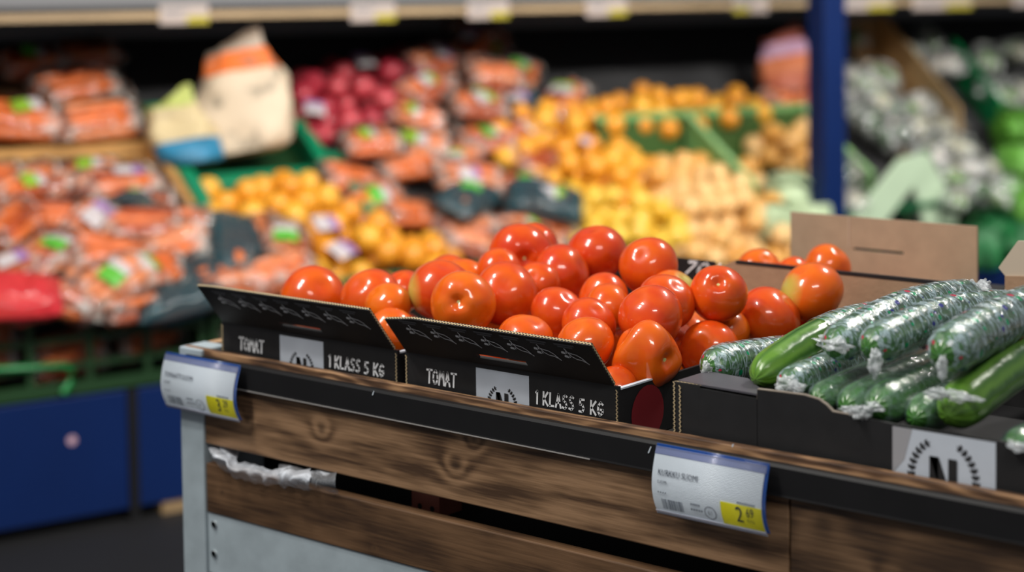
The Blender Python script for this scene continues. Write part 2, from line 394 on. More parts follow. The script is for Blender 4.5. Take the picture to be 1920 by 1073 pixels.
# ---------------------------------------------------------------- display table in front
TX1 = 1.62; ZF = .768
table = thing('display_table', 'slatted wooden produce table with a grey steel corner post, holding the tomato and cucumber boxes', 'table')
p = MB(); p.box((0, 0, 0), (.044, .044, .797)); bevel(p.build('corner_post', M['zinc'], table), .002)
p = MB(); p.box((0, .96, 0), (.044, 1.0, .797)); bevel(p.build('corner_post', M['zinc'], table), .002)
p = MB(); p.box((.004, .004, .785), (TX1, .015, .7972)); bevel(p.build('ledge_strip', wood_mat('ledge_wood', (.045, .022, .011), (.14, .072, .036), (.42, .24, .12), freq=60), table), .001)
p = MB(); p.box((.004, .044, .783), (.020, .95, .797)); bevel(p.build('side_ledge_strip', wood_mat('side_ledge_wood', (.2, .11, .05), (.42, .25, .13), (.6, .4, .22), freq=50), table), .001)
p = MB(); p.box((-.001, .046, .30), (.003, .95, .78)); p.build('side_panel', M['zinc'], table)
p = MB()
prof = [(.0045, .7895), (-.002, .7890), (-.004, .786), (-.004, .760), (-.0045, .758), (.0, .758), (.0, .775), (.0045, .784)]
p.prism([(.016, y, z) for y, z in prof], (TX1 - .016, 0, 0)); rail = p.build('price_rail', M['rail_black'], table)
p = MB(); p.box((.10, -.0050, .7574), (.66, -.0035, .7586)); p.build('rail_edge', M['rail_edge'], rail)
D1, D2, D3 = (.060, .030, .014), (.165, .092, .046), (.29, .17, .09)
k1 = [(.2555, .727, .017, .05), (.468, .7185, .020, .060), (.495, .752, .016, .06), (.125, .722, .012, .03)]
k2 = [(1.0, .70, .017, .05), (.93, .74, .03, -.03), (1.10, .695, .018, .05)]
def plank(x0, x1, z0, z1, mt, y0=.002):
    q = MB(); q.box((x0, y0, z0), (x1, y0 + .018, z1)); return bevel(q.build('plank', mt, table), .0015)
plank(.0455, .893, .678, .7565, wood_mat('plank_wood_knotty', D1, D2, D3, k1, 22))
plank(.8945, TX1, .678, .7565, wood_mat('plank_wood_dark', (.035, .018, .009), (.085, .046, .022), (.15, .085, .043), k2, 20))
plank(.0455, TX1, .590, .653, wood_mat('plank_wood_low', (.042, .020, .009), (.095, .049, .022), (.15, .08, .038), [(.34, .60, .008, .02), (.075, .62, .01, .02)], 16))
p = MB(); p.box((.0455, .004, .512), (TX1, .016, .5895)); mp_ = p.build('metal_panel', M['zinc'], table)
for bx, by in ((403, 983), (403, 1038)):
    q = onY(bx, by, .004)
    b = MB(); b.disc(q[0], q[2], .0042, .0042, lambda u, v: (u, .0015, v), 0, 12)
    b.prism([(q[0] + .0042 * math.cos(a), .0015, q[2] + .0042 * math.sin(a)) for a in np.linspace(0, 2 * math.pi, 13)[:-1]], (0, .004, 0))
    b.build('bolt', M['bolt'], mp_)
p = MB(); p.box((.0455, .10, .35), (TX1, .12, .75)); p.build('inner_board', M['dark_inside'], table)
p = MB(); p.box((.021, .026, ZF - .016), (TX1, .95, ZF - .001)); p.build('shelf_board', M['dark_inside'], table)
p = MB(); p.box((.004, .951, .60), (TX1, .965, .797)); p.build('back_board', wood_mat('back_wood', D1, D2, D3, (), 20), table)
a, b = onY(772, 928, .06), onY(824, 972, .06)
br = MB(); br.box((a[0], .06, b[2]), (b[0], .10, .70)); brk = br.build('bracket', M['rust_red'], table)
h = MB()
for fx in (.3, .75):
    h.disc(a[0] + (b[0] - a[0]) * fx, a[2] * .45 + b[2] * .55, .0035, .0035, lambda u, v: (u, .0594, v), 0, 10)
h.build('bolt_hole', M['dark_inside'], brk)
for px, py, ln in ((698, 737, .005), (1215, 843, .007), (1372, 835, .003)):     # chips of dry film caught on the rail
    q = onY(px, py, -.0042)
    c = MB(); c.prism([(q[0], -.0042, q[2] - ln / 2), (q[0] + .0015, -.0042, q[2] - ln / 2), (q[0] + ln * .5 + .001, -.0042, q[2] + ln / 2), (q[0] + ln * .5, -.0042, q[2] + ln / 2)], (0, -.0006, 0)); c.build('paper_chip', M['tag_paper'], rail)

# crumpled plastic bag poking through the gap between the planks
def crumple(mb, cols, rows, fn, amp, sc, seed, mi=0):
    vs = []
    for i in range(cols + 1):
        for j in range(rows + 1):
            q = np.array(fn(i / cols, j / rows), float)
            nz = noise.noise_vector(Vector(q * sc) + Vector((seed, 0, 0)))
            vs.append(q + amp * np.array(nz))
    w = rows + 1
    mb.add(vs, [(i * w + j, (i + 1) * w + j, (i + 1) * w + j + 1, i * w + j + 1) for i in range(cols) for j in range(rows)], mi, [(k // w / cols, k % w / rows) for k in range(len(vs))])
bag = thing('plastic_bag', 'crumpled white plastic bag stuffed in the gap between the table planks', 'bag', onY(500, 890, .0))
cu = [(391, 850, 24), (410, 858, 34), (440, 880, 30), (490, 893, 32), (545, 897, 34), (590, 900, 36), (632, 902, 40)]
def bagfn(u, v, off=0.0, ht=1.0, y=.000):
    x = u * (len(cu) - 1); i = min(int(x), len(cu) - 2); f = x - i
    px, py, hh = [cu[i][k] * (1 - f) + cu[i + 1][k] * f for k in range(3)]
    return onY(px, py + off + (v - .5) * hh * ht, y + .016 * math.sin(v * 3.1) * -1 + .004)
q = MB(); crumple(q, 60, 12, lambda u, v: bagfn(u * .8, v), .005, 70, 1); q.build('bag_roll', M['bag_white'], bag, True)
q = MB(); crumple(q, 40, 14, lambda u, v: bagfn(.15 + u * .20, v, -14, 1.3, .014), .004, 50, 5); q.build('bag_fold', M['bag_white'], bag, True)
q = MB(); crumple(q, 40, 14, lambda u, v: bagfn(.60 + u * .40, v, -4 + 10 * u, 1.2, .003), .004, 45, 9); q.build('bag_sheet', M['bag_clear'], bag, True)

# ---------------------------------------------------------------- price tags on the rail
def price_tag(x0, w, name_txt, sub, big, small, circ, label):
    t = thing('price_tag', label, 'price tag', (x0, -.008, .72))
    zt, zb = .7865, .7205
    def mp(u, v, h=0.0):      # u along x in metres, v 0 bottom .. 1 top, h outwards
        y = -.0095 - .011 * math.sin(max(0, min(1, v)) ** .8 * math.pi * .92) - h
        return (x0 + u, y, zb + v * (zt - zb))
    VS = [k / 14 for k in range(15)]
    def sheet(u0, u1, v0, v1, h, mt, nm, par, n=14):
        q = MB()
        for k in range(n):
            a_, b_ = v0 + (v1 - v0) * k / n, v0 + (v1 - v0) * (k + 1) / n
            q.add([mp(u0, a_, h), mp(u1, a_, h), mp(u1, b_, h), mp(u0, b_, h)], [(0, 1, 2, 3)])
        o = q.build(nm, mt, par, True); md = o.modifiers.new('t', 'SOLIDIFY'); md.thickness = .0004; md.offset = -1; return o
    sheet(-.0005, w + .003, .02, 1.06, -.0012, M['tag_blue'], 'holder', t, 40)
    sheet(0, w + .0015, .92, 1.03, .0014, M['tag_lilac'], 'holder_grip', t)
    lab = sheet(0, w, .04, .915, .0010, M['tag_paper'], 'paper_label', t, 40)
    sheet(-.0005, w + .001, -.015, .05, .0022, M['tag_clear'], 'holder_lip', t, 4)
    yl = sheet(w * .635, w, .055, .415, .0015, M['tag_yellow'], 'price_field', lab, 20)
    H = zt - zb; mt2 = lambda u, v: mp(u, v / H, .0021)
    q = MB()
    typeset(q, name_txt, w * .055, H * .63, .0060, mt2, 0, .78)
    typeset(q, sub, w * .055, H * .505, .0034, mt2, 0, .8)
    typeset(q, big, w * .765, H * .15, .0165, mt2, 0, .80)
    typeset(q, small, w * .862, H * .255, .0095, mt2, 0, .68)
    typeset(q, '€/KG', w * .865, H * .165, .0036, mt2, 0, .7)
    q.build('lettering', M['tag_text'], lab)
    q = MB(); r = random.Random(3)
    u = w * .085
    while u < w * .28:
        bw = r.uniform(.0005, .0016); q.rect(u, H * .10, u + bw, H * .27, mt2); u += bw + r.uniform(.0005, .0013)
        if abs(u - w * .18) < .001: u += .002
    q.disc(w * .535, H * .19, w * .055, w * .055, mt2, 0, 28, .86)
    typeset(q, circ, w * .510, H * .155, .0052, mt2, 0, .8)
    for (a_, b_, v_) in ((.36, .45, .26), (.355, .47, .175)):
        for k in range(5):
            q.rect(w * (a_ + (b_ - a_) * k / 5), H * v_, w * (a_ + (b_ - a_) * (k + .7) / 5), H * v_ + .0022, mt2)
    for k in range(9): q.rect(w * (.79 + .018 * k), H * .435, w * (.79 + .018 * k + .012), H * .435 + .0020, mt2)
    for k in range(4): q.rect(w * (.06 + .022 * k), H * .36, w * (.06 + .022 * k + .012), H * .36 + .0014, mt2)
    q.build('fine_print', M['tag_grey'], lab)
    return t
price_tag(-.011, .137, 'TOMAATTI SUOMI', 'SUOMI', '3', '29', '57', 'white and yellow price tag reading 3.29 on the left table corner')
price_tag(.750, .127, 'KURKKU SUOMI', 'SUOMI', '2', '69', '61', 'white and yellow price tag reading 2.69 below the cucumber crate')

# ---------------------------------------------------------------- tomato boxes
GL['7'] = [[(.05, .95), (.55, 1), (.2, 0)]]
TH = .004
def wreath_label(par, mpf, u0, v0, u1, v1, uc, vc, sc, rough_left=False, nsc=1.0, vn=None):
    q = MB(); q.rect(u0, v0, u1, v1, lambda u, v: mpf(u, v, .0004)); lb = q.build('crest_label', M['label_white'], par)
    if rough_left:
        q = MB(); q.poly([(u0, v0 + .02), (u0 + .012, v0 + .035), (u0 + .016, v0 + .05), (u0 + .020, v1), (u0, v1)], lambda u, v: mpf(u, v, .0006)); q.build('torn_patch', mat('dull_grey_paper', (.33, .33, .35), .6), lb)
    q = MB(); mp = lambda u, v: mpf(u, v, .0008)
    for sgn in (-1, 1):
        for k in range(13):
            a = math.radians(-62 + 118 * k / 12); R_ = .027 * sc
            bu, bv = uc + sgn * R_ * math.cos(a), vc + R_ * math.sin(a) * 1.12
            for side in (-1, 1):
                ang = a + math.pi / 2 + side * .75
                du, dv = sgn * math.cos(ang), math.sin(ang)
                L_ = .0058 * sc * (1 - .25 * k / 12); W_ = .0016 * sc
                q.poly([(bu, bv), (bu + du * L_ * .5 - dv * W_, bv + dv * L_ * .5 + du * W_), (bu + du * L_, bv + dv * L_), (bu + du * L_ * .5 + dv * W_, bv + dv * L_ * .5 - du * W_)], mp)
            a2 = a + math.radians(9); 
            q.ribbon([(bu, bv), (uc + sgn * R_ * math.cos(a2), vc + R_ * math.sin(a2) * 1.12)], .0007 * sc, mp)
    q.build('wreath', M['black_ink'], lb)
    q = MB(); w_, h_ = .0088 * nsc, .0165 * nsc; s_ = .0056 * nsc; vn = vc if vn is None else vn
    for pts in ([(-w_, -h_), (-w_ + s_, -h_), (-w_ + s_, h_), (-w_, h_)], [(w_ - s_, -h_), (w_, -h_), (w_, h_), (w_ - s_, h_)], [(-w_, h_), (-w_ + s_ * 1.05, h_), (w_, -h_), (w_ - s_ * 1.05, -h_)]):
        q.poly([(uc + x, vn + y) for x, y in pts], lambda u, v: mpf(u, v, .0010))
    q.build('letter_n', M['black_ink'], lb)
    return lb
def leaf_icon(mb, mgrey, u, v, mp, s=1.0):
    r = random.Random(int(u * 1e4))
    mgrey.rect(u - .009 * s, v + .0162 * s, u + .014 * s, v + .0185 * s, mp); mgrey.rect(u - .006 * s, v + .0135 * s, u + .011 * s, v + .0155 * s, mp)
    up_ = [(.0005, .012), (.002, .0075), (.006, .0062), (.011, .0052), (.0155, .0018), (.019, -.0042)]
    lo_ = [(.002, .0075), (.0045, .0022), (.009, -.0008), (.0145, -.0015), (.019, -.0042), (.0205, -.0058)]
    for st in (up_, lo_): mb.ribbon([(u + x * s, v + y * s) for x, y in st], .0011 * s, mp)
    for (x, y, w_, h_) in ((-.0058, .0048, .0046, .0034), (-.0005, .0058, .0014, .0030), (-.0043, -.0002, .0050, .0034), (.0015, .0005, .0012, .0030)):
        x *= s; y *= s; w_ *= s; h_ *= s
        mb.poly([(u + x, v + y), (u + x + w_, v + y - .0006), (u + x + w_ * .95, v + y + h_ * .8), (u + x + w_ * .4, v + y + h_), (u + x + .0003, v + y + h_ * .6)], mp)
def tomato_box(x0, W, D, label, lean=(.041, .052), bent=False):
    y0, zf = .025, .831; H = zf - ZF
    t = thing('tomato_box', label, 'box', (x0 + W / 2, y0 + D / 2, ZF))
    card = [M['black_card'], M['brown_card'], M['flute']]
    SL0, SL1 = .385 * W, .62 * W
    def fp(u, v, h=0.0): return (x0 + u, y0 - h, ZF + v)
    q = MB()
    q.box((x0, y0, ZF), (x0 + W, y0 + TH, ZF + H))
    fpn = q.build('front_panel', card, t)
    q = MB(); q.box((x0, y0 + TH, ZF), (x0 + TH, y0 + D, zf - .004)); lp = q.build('side_panel', card, t)
    q = MB(); q.box((x0 + W - TH, y0 + TH, ZF), (x0 + W, y0 + D, zf - .004)); rp = q.build('side_panel', card, t)
    q = MB(); q.box((x0 + TH, y0 + D - TH, ZF), (x0 + W - TH, y0 + D, zf)); q.build('back_panel', card, t)
    q = MB(); q.box((x0 + TH, y0 + TH, ZF), (x0 + W - TH, y0 + D - TH, ZF + .003), 1); q.build('base_panel', card, t)
    # pale folded rim of the side panels
    for pp, xs in ((lp, x0), (rp, x0 + W - TH)):
        q = MB(); q.box((xs - .0006, y0 + .004, zf - .004), (xs + TH + .0006, y0 + .11, zf - .0022)); q.build('rim_tape', M['tag_paper'], pp)
        q = MB(); flutes(q, (xs + TH / 2, y0 - .0002, ZF), (xs + TH / 2, y0 - .0002, zf - .004), (1, 0, 0), TH, nrm=(0, -1, 0)); q.build('fluted_edge', M['flute'], pp)
    # front flap, folded outwards
    ly, lz = lean; L = math.hypot(ly, lz); dy, dz = -ly / L, lz / L; ny, nz = -dz, -(-dy) if False else -abs(dy)
    ny, nz = -lz / L, -ly / L
    def fl_(u, v, h=0.0): return (x0 + u, y0 + dy * v + ny * h, zf + dz * v + nz * h)
    def topv(u):
        return L * (1 - (.13 * max(0, 1 - u / (.16 * W)) if bent else .03 * max(0, 1 - u / (.1 * W))))
    q = MB()
    def slab(us, v0, v1=None):
        for a, b in zip(us[:-1], us[1:]):
            ta, tb = (topv(a), topv(b)) if v1 is None else (v1, v1)
            q.hexa([fl_(a, v0, 0), fl_(b, v0, 0), fl_(b, v0, -TH), fl_(a, v0, -TH), fl_(a, ta, 0), fl_(b, tb, 0), fl_(b, tb, -TH), fl_(a, ta, -TH)])
    inset = .002
    slab([inset, .1 * W, .16 * W, .25 * W, SL0], 0); slab([SL0, SL1], 0, .0105); slab([SL0, SL1], .0180); slab([SL1, .8 * W, W - inset - .004], 0)
    # slanted right end
    a = W - inset - .004
    q.hexa([fl_(a, 0, 0), fl_(W + .002, 0, 0), fl_(W + .002, 0, -TH), fl_(a, 0, -TH), fl_(a, L, 0), fl_(W - .006, L, 0), fl_(W - .006, L, -TH), fl_(a, L, -TH)]) if False else None
    flp = q.build('front_flap', card, t)
    q = MB(); tdir = np.array(fl_(0, 0, -1)) - np.array(fl_(0, 0, 0)); ndir = np.array(fl_(0, 1, 0)) - np.array(fl_(0, 0, 0))
    us = [inset, .1 * W, .16 * W, .3 * W, .5 * W, .75 * W, W - inset - .004]
    for a, b in zip(us[:-1], us[1:]): flutes(q, fl_(a, topv(a) + .0003, -TH / 2), fl_(b, topv(b) + .0003, -TH / 2), tdir, TH, nrm=ndir)
    flutes(q, fl_(W - inset - .0036, 0, -TH / 2), fl_(W - inset - .0036, L, -TH / 2), tdir, TH, nrm=(1, 0, 0))
    q.build('fluted_edge', M['flute'], flp)
    q, g = MB(), MB(); mpf = lambda u, v: fl_(u, v, .0005)
    for k in range(7): leaf_icon(q, g, .036 + k * (W - .062) / 6.55, L * .60, mpf, 1.16)
    q.build('printed_leaves', M['white_ink'], flp); g.build('printed_small_text', M['grey_ink'], flp)
    # writing on the front
    q = MB(); mpp = lambda u, v: fp(u, v, .0006)
    letters(q, 'TOMAT', .034, .0315, .0155, .0125, mpp, .0022)
    letters(q, '1 KLASS', .193, .0298, .0142, .0120, mpp, .0023)
    letters(q, '5 KG', .252, .0290, .0142, .0130, mpp, .0023)
    q.build('lettering', M['white_ink'], fpn)
    q = MB(); r = random.Random(5); u = .195
    while u < .247: w_ = r.uniform(.0008, .0022); q.rect(u, .0225, u + w_, .0225 + r.uniform(.0022, .0034), mpp); u += w_ + .0005
    q.build('small_lettering', M['white_ink'], fpn)
    wreath_label(fpn, fp, .108, .002, .184, .0585, .146, .0195, .74, nsc=1.0, vn=.0185)
    # dark red roundel on the right side
    q = MB(); q.disc(.052, .0245, .030, .030, lambda u, v: (x0 + W + .0005, y0 + u, ZF + v + .001)); q.build('red_roundel', M['red_print'], rp)
    return t
BX1, BX2 = .054, .372
tomato_box(BX1, .306, .455, 'left black tomato box, end of its front flap over the table corner')
tomato_box(BX2, .304, .455, 'second black tomato box, between the left tomato box and the cucumber crate', lean=(.040, .049), bent=True)

# ---------------------------------------------------------------- tomatoes
def tomato_mesh(seed, lobes, lump=0.0, squash=.88):
    r = random.Random(seed); ph = r.uniform(0, 6.28); q = MB(); nT, nP = 28, 36
    vs = []
    for i in range(nT + 1):
        th = math.pi * i / nT
        for k in range(nP):
            a = 2 * math.pi * k / nP
            s = math.sin(th)
            lob = .018 * math.cos(lobes * a + ph) * (math.exp(-((th - .35) / .65) ** 2)) * s * 1.4 + .012 * math.cos(3 * a + ph) * s
            rad = 1 + lob - .27 * math.exp(-(th / .22) ** 2) - .09 * math.exp(-((math.pi - th) / .25) ** 2)
            x, y, z = rad * s * math.cos(a), rad * s * math.sin(a), rad * math.cos(th) * squash
            if lump:
                nv = noise.noise(Vector((x * 1.3 + seed, y * 1.3, z * 1.3))); k_ = 1 + lump * nv; x, y, z = x * k_, y * k_, z * k_
            vs.append((x, y, z))
    fs = []
    for i in range(nT):
        for k in range(nP): fs.append((i * nP + k, (i + 1) * nP + k, (i + 1) * nP + (k + 1) % nP, i * nP + (k + 1) % nP))
    q.add(vs, fs); me = q.mesh('tomato', M['tomato'], True)
    bm = bmesh.new(); bm.from_mesh(me); bmesh.ops.remove_doubles(bm, verts=bm.verts, dist=1e-5); bmesh.ops.recalc_face_normals(bm, faces=bm.faces); bm.to_mesh(me); bm.free()
    me.polygons.foreach_set('use_smooth', [True] * len(me.polygons)); return me
TMESH = [tomato_mesh(1, 5), tomato_mesh(2, 6), tomato_mesh(3, 4, .05), tomato_mesh(4, 5, .05, .92), tomato_mesh(5, 7, 0, .84)]
LUMPY = tomato_mesh(9, 4, .22, .86)
def scar_mesh():
    q = MB(); pts = []
    for k in range(16):
        a = 2 * math.pi * k / 16; rr = .155 if k % 2 == 0 else .10
        pts.append((rr * math.cos(a), rr * math.sin(a), (.655 + .012 * (k % 2))))
    q.add(pts + [(0, 0, .675)], [(k, (k + 1) % 16, 16) for k in range(16)]); return q.mesh('stem_scar', M['scar'], True)
SCAR = scar_mesh()
def put_tomato(loc, r, label, group=None, axis=None, mesh=None, patch=None, i=0):
    rr = random.Random(i * 17 + 3)
    o = bpy.data.objects.new('tomato', mesh or TMESH[i % len(TMESH)]); COL.objects.link(o)
    vis = axis is not None
    if axis is None:     # stem end turned down or away
        axis = (rr.uniform(-.6, .6) * RT + rr.uniform(.2, 1) * FW + rr.uniform(.2, .9) * DN)
    ax = Vector(axis).normalized()
    o.rotation_euler = (ax.to_track_quat('Z', 'Y') @ Vector((0, 0, 1)).rotation_difference(Vector((0, 0, 1)))).to_euler()
    o.location = tuple(loc); o.scale = (r * 1.02, r * 1.02, r * 1.02)
    pv = Vector((0, 0, 0))
    if patch is not None: pv = o.rotation_euler.to_matrix().transposed() @ Vector(patch).normalized()
    o['ripe_patch'] = [float(x) for x in pv]
    tag(o, label, 'tomato', group)
    child('stem_scar', SCAR, o)
    return o
UP = -DN; TOW = -FW
TLIST = [('t1', 0.1239, 0.12, 0.8539, 0.0425), ('t2', 0.215, 0.1311, 0.8616, 0.0382), ('t3', 0.2098, 0.1956, 0.8615, 0.0288), ('t4', 0.2727, 0.1015, 0.8625, 0.0287), ('t5', 0.312, 0.0668, 0.8396, 0.0293), ('t6', 0.3127, 0.1548, 0.8787, 0.04), ('t7', 0.4011, 0.0944, 0.8795, 0.0381), ('t8', 0.4054, 0.1675, 0.881, 0.0391), ('t9', 0.242, 0.2505, 0.8724, 0.0319), ('t10', 0.2931, 0.2203, 0.8772, 0.0304), ('t11', 0.3454, 0.2277, 0.8974, 0.028), ('t12', 0.3244, 0.2958, 0.9039, 0.0419), ('t13', 0.2925, 0.3618, 0.905, 0.034), ('t14', 0.398, 0.2869, 0.8897, 0.0362), ('t15', 0.4057, 0.2289, 0.8855, 0.0275), ('t16', 0.4011, 0.3571, 0.9077, 0.0384), ('t17', 0.5163, 0.3084, 0.9071, 0.0359), ('t18', 0.5049, 0.2312, 0.8781, 0.0293), ('t19', 0.5432, 0.1898, 0.8754, 0.0285), ('t20', 0.4873, 0.1645, 0.8682, 0.0319), ('t21', 0.5557, 0.1339, 0.8667, 0.0309), ('t22', 0.5891, 0.0825, 0.8553, 0.0323), ('t23', 0.5105, 0.075, 0.8514, 0.0324), ('t24', 0.6225, 0.1606, 0.8779, 0.0365), ('t25', 0.6029, 0.2209, 0.8846, 0.0339), ('t26', 0.5755, 0.2753, 0.8841, 0.0292), ('t27', 0.6439, 0.2669, 0.8915, 0.0334), ('t28', 0.6543, 0.1076, 0.8466, 0.0383), ('t29', 0.6662, 0.0578, 0.8164, 0.0261), ('t30', 0.6521, 0.2345, 0.8317, 0.0342), ('t31', 0.6635, 0.3466, 0.8528, 0.0387), ('t32', 0.6878, 0.405, 0.8784, 0.0379), ('t33', 0.6724, 0.4381, 0.8353, 0.0307), ('t34', 0.6432, 0.4403, 0.7944, 0.033), ('t37', 0.6363, 0.2931, 0.8422, 0.0288)]
FILL = [(0.1199, 0.1764, 0.8026, 0.0333), (0.2239, 0.1754, 0.8035, 0.0349), (0.3144, 0.1106, 0.7986, 0.0303), (0.412, 0.1219, 0.8121, 0.035), (0.4149, 0.1974, 0.8126, 0.0356), (0.2383, 0.2843, 0.8133, 0.0358), (0.3045, 0.2456, 0.8166, 0.0357), (0.2902, 0.3959, 0.8441, 0.0354), (0.4148, 0.3176, 0.826, 0.036), (0.4141, 0.2549, 0.8373, 0.0274), (0.511, 0.3419, 0.8432, 0.0359), (0.5059, 0.2531, 0.8163, 0.0358), (0.4868, 0.1822, 0.8032, 0.035), (0.5164, 0.1207, 0.803, 0.0339), (0.5872, 0.2538, 0.8266, 0.0342), (0.6271, 0.0852, 0.7945, 0.0261), (0.6137, 0.2006, 0.7976, 0.0268), (0.3031, 0.3068, 0.7967, 0.0281), (0.2939, 0.4414, 0.7974, 0.0294), (0.4165, 0.3757, 0.7973, 0.0284), (0.5151, 0.4021, 0.8041, 0.0355), (0.4907, 0.3102, 0.7951, 0.0264), (0.5757, 0.311, 0.7984, 0.0301)]
TL = {
 't1': 'pale orange tomato furthest left in the left box, above its front flap', 't2': 'red tomato second from the left end of the left box',
 't3': 'red tomato half hidden behind the second and third ones of the left box', 't4': 'small orange tomato above the right end of the left box flap',
 't5': 'orange tomato low in the slit between the two black box flaps', 't6': 'large tomato with a yellow-green left cheek, near the left end of the second box',
 't7': 'tomato with a pale stem scar facing out, just above the flap of the second box', 't8': 'large smooth tomato right of the one with the front stem scar',
 't9': 'red tomato peeping out behind the yellow-green cheeked one', 't10': 'tomato squeezed behind the yellow-green cheeked one, right of it',
 't11': 'orange tomato showing a sliver left of the topmost big scarred tomato', 't12': 'big dented tomato with a yellow stem scar at the top of the heap',
 't13': 'dark red tomato peeping out behind the topmost big scarred one', 't14': 'large tomato leaning right of the topmost big scarred one',
 't15': 'small tomato wedged below the topmost big scarred one', 't16': 'large red tomato standing alone at the heap top, centre',
 't17': 'round red tomato at the heap top, left of the black box behind', 't18': 'orange tomato in the hollow below the two large ones of the heap top',
 't19': 'red tomato in the middle hollow, left of two big ones', 't20': 'pale red tomato right of the large smooth one, mid heap',
 't21': 'tomato mid heap, directly above the right end of the second box flap', 't22': 'bright orange tomato leaning on the right end of the second box flap',
 't23': 'orange tomato peeping over the middle of the second box flap', 't24': 'round bright tomato above the big lumpy one',
 't25': 'elongated red tomato behind the round one above the lumpy tomato', 't26': 'orange tomato with a greenish shoulder left of the heart-shaped glint one',
 't27': 'tomato with a stem hollow ringed by a heart-shaped glint', 't28': 'big lumpy tomato with a dent, at the right front corner of the second box',
 't29': 'tomato low in the right front corner under the lumpy one', 't30': 'pale tomato between the lumpy one and the leftmost cucumber',
 't31': 'large orange tomato in front of the brown cardboard wall', 't32': 'tomato with a yellow-green left shoulder against the brown cardboard wall',
 't33': 'red tomato under the yellow-green shouldered one by the cucumbers', 't34': 'orange tomato tucked behind the bright bare cucumber', 't37': 'dark red tomato in the hollow under the heart-shaped glint one'}
AX = {'t7': -.16 * RT + .20 * UP + .9 * TOW, 't12': .16 * RT + .02 * UP + .95 * TOW, 't27': -.1 * RT + .55 * UP + .8 * TOW, 't28': .62 * RT - .05 * UP + .72 * TOW}
PATCH = {'t6': -1.0 * RT + .25 * TOW - .1 * UP, 't32': -.9 * RT + .35 * TOW + .1 * UP, 't26': .6 * RT + .6 * UP + .4 * TOW}
for i, (nm, x, y, z, r) in enumerate(TLIST):
    if nm == 't29': x, y, z = .644, .062, .816
    if nm == 't34': x, y, z = .662, .375, .81
    put_tomato((x, y, z), r, TL[nm], 'tomatoes heaped in the two black boxes', AX.get(nm), LUMPY if nm == 't28' else None, PATCH.get(nm), i)
for i, (x, y, z, r) in enumerate(FILL):
    put_tomato((x, y, z), r, 'tomato buried in the lower layers of the two black boxes', 'tomatoes in the lower layers of the black boxes', i=i + 60)

# ---------------------------------------------------------------- cucumber crate
cx0, cx1, cy0, cD = .744, 1.352, .025, .40
crate = thing('cucumber_crate', 'black cardboard crate of cucumbers with a white crest label', 'crate', ((cx0 + cx1) / 2, cy0 + cD / 2, ZF))
def face_pts(pl): return [(lambda q: (q[0], q[2]))(onY(x, y, cy0)) for x, y in pl]
top = face_pts([(1311, 729), (1419, 748), (1420, 730), (1470, 736), (1508, 741), (1535, 749), (1550, 760), (1561, 772), (1600, 779), (1672, 795), (1868, 826), (1921, 838)])
x_l = top[0][0]; top = [(x, z) for x, z in top] + [(cx1, top[-1][1])]
q = MB()
for (xa, za), (xb, zb) in zip(top[:-1], top[1:]):
    if xb - xa < .001: continue
    q.hexa([(xa, cy0, ZF), (xb, cy0, ZF), (xb, cy0 + TH, ZF), (xa, cy0 + TH, ZF), (xa, cy0, za), (xb, cy0, zb), (xb, cy0 + TH, zb), (xa, cy0 + TH, za)])
fpn = q.build('front_panel', M['black_card'], crate)
q = MB()
for (xa, za), (xb, zb) in zip(top[:-1], top[1:]):
    if .84 < xa and xb < .97: q.hexa([(xa, cy0 - .0002, za - .0004), (xb, cy0 - .0002, zb - .0004), (xb, cy0 + TH, zb - .001), (xa, cy0 + TH, za - .001), (xa, cy0 - .0002, za + .0005), (xb, cy0 - .0002, zb + .0005), (xb, cy0 + TH, zb + .0005), (xa, cy0 + TH, za + .0005)])
q.build('cut_edge', mat('pale_cut_board', (.26, .22, .18), .7), fpn)
q = MB(); q.box((cx0, cy0 + .0015, ZF), (x_l, cy0 + .0055, .845)); cp = q.build('corner_panel', M['black_card'], crate)
q = MB(); flutes(q, (cx0 + .001, cy0 + .0035, .8452), (x_l, cy0 + .0035, .8452), (0, 1, 0), .004, nrm=(0, 0, 1)); flutes(q, (cx0 + .0015, cy0 + .001, ZF), (cx0 + .0015, cy0 + .001, .845), (1, 0, 0), TH, nrm=(0, -1, 0))
flutes(q, (cx0 + .0085, cy0 + .001, ZF), (cx0 + .0085, cy0 + .001, .842), (1, 0, 0), TH, nrm=(0, -1, 0)); q.build('fluted_edge', M['flute'], cp)
q = MB(); q.prism([(cx0 + .003, cy0 + .006, .8445), (x_l, cy0 + .003, .8445), (.848, cy0 + .001, .8445), (.846, cy0 + .012, .8445), (.80, cy0 + .055, .8445), (cx0 + .003, cy0 + .06, .8445)], (0, 0, .0018)); q.build('corner_gusset', mat('folded_grey_card', (.075, .072, .085), .45), crate)
q = MB(); q.box((cx0, cy0 + .006, ZF), (cx0 + TH, cy0 + cD, .843)); q.build('side_panel', M['black_card'], crate)
q = MB(); q.box((cx1 - TH, cy0 + .006, ZF), (cx1, cy0 + cD, .843)); q.build('side_panel', M['black_card'], crate)
q = MB(); q.box((cx0 + TH, cy0 + cD - TH, ZF), (cx1 - TH, cy0 + cD, .843)); q.build('back_panel', M['black_card'], crate)
q = MB(); q.box((cx0 + TH, cy0 + TH + .002, ZF), (cx1 - TH, cy0 + cD - TH, ZF + .003)); q.build('base_panel', M['black_card'], crate)  # black card stands in for shadow on the crate floor
wreath_label(fpn, lambda u, v, h=0.0: (u, cy0 - h, v), .991, .772, 1.0925, .8365, 1.042, .795, 1.18, True, nsc=1.55, vn=.789)

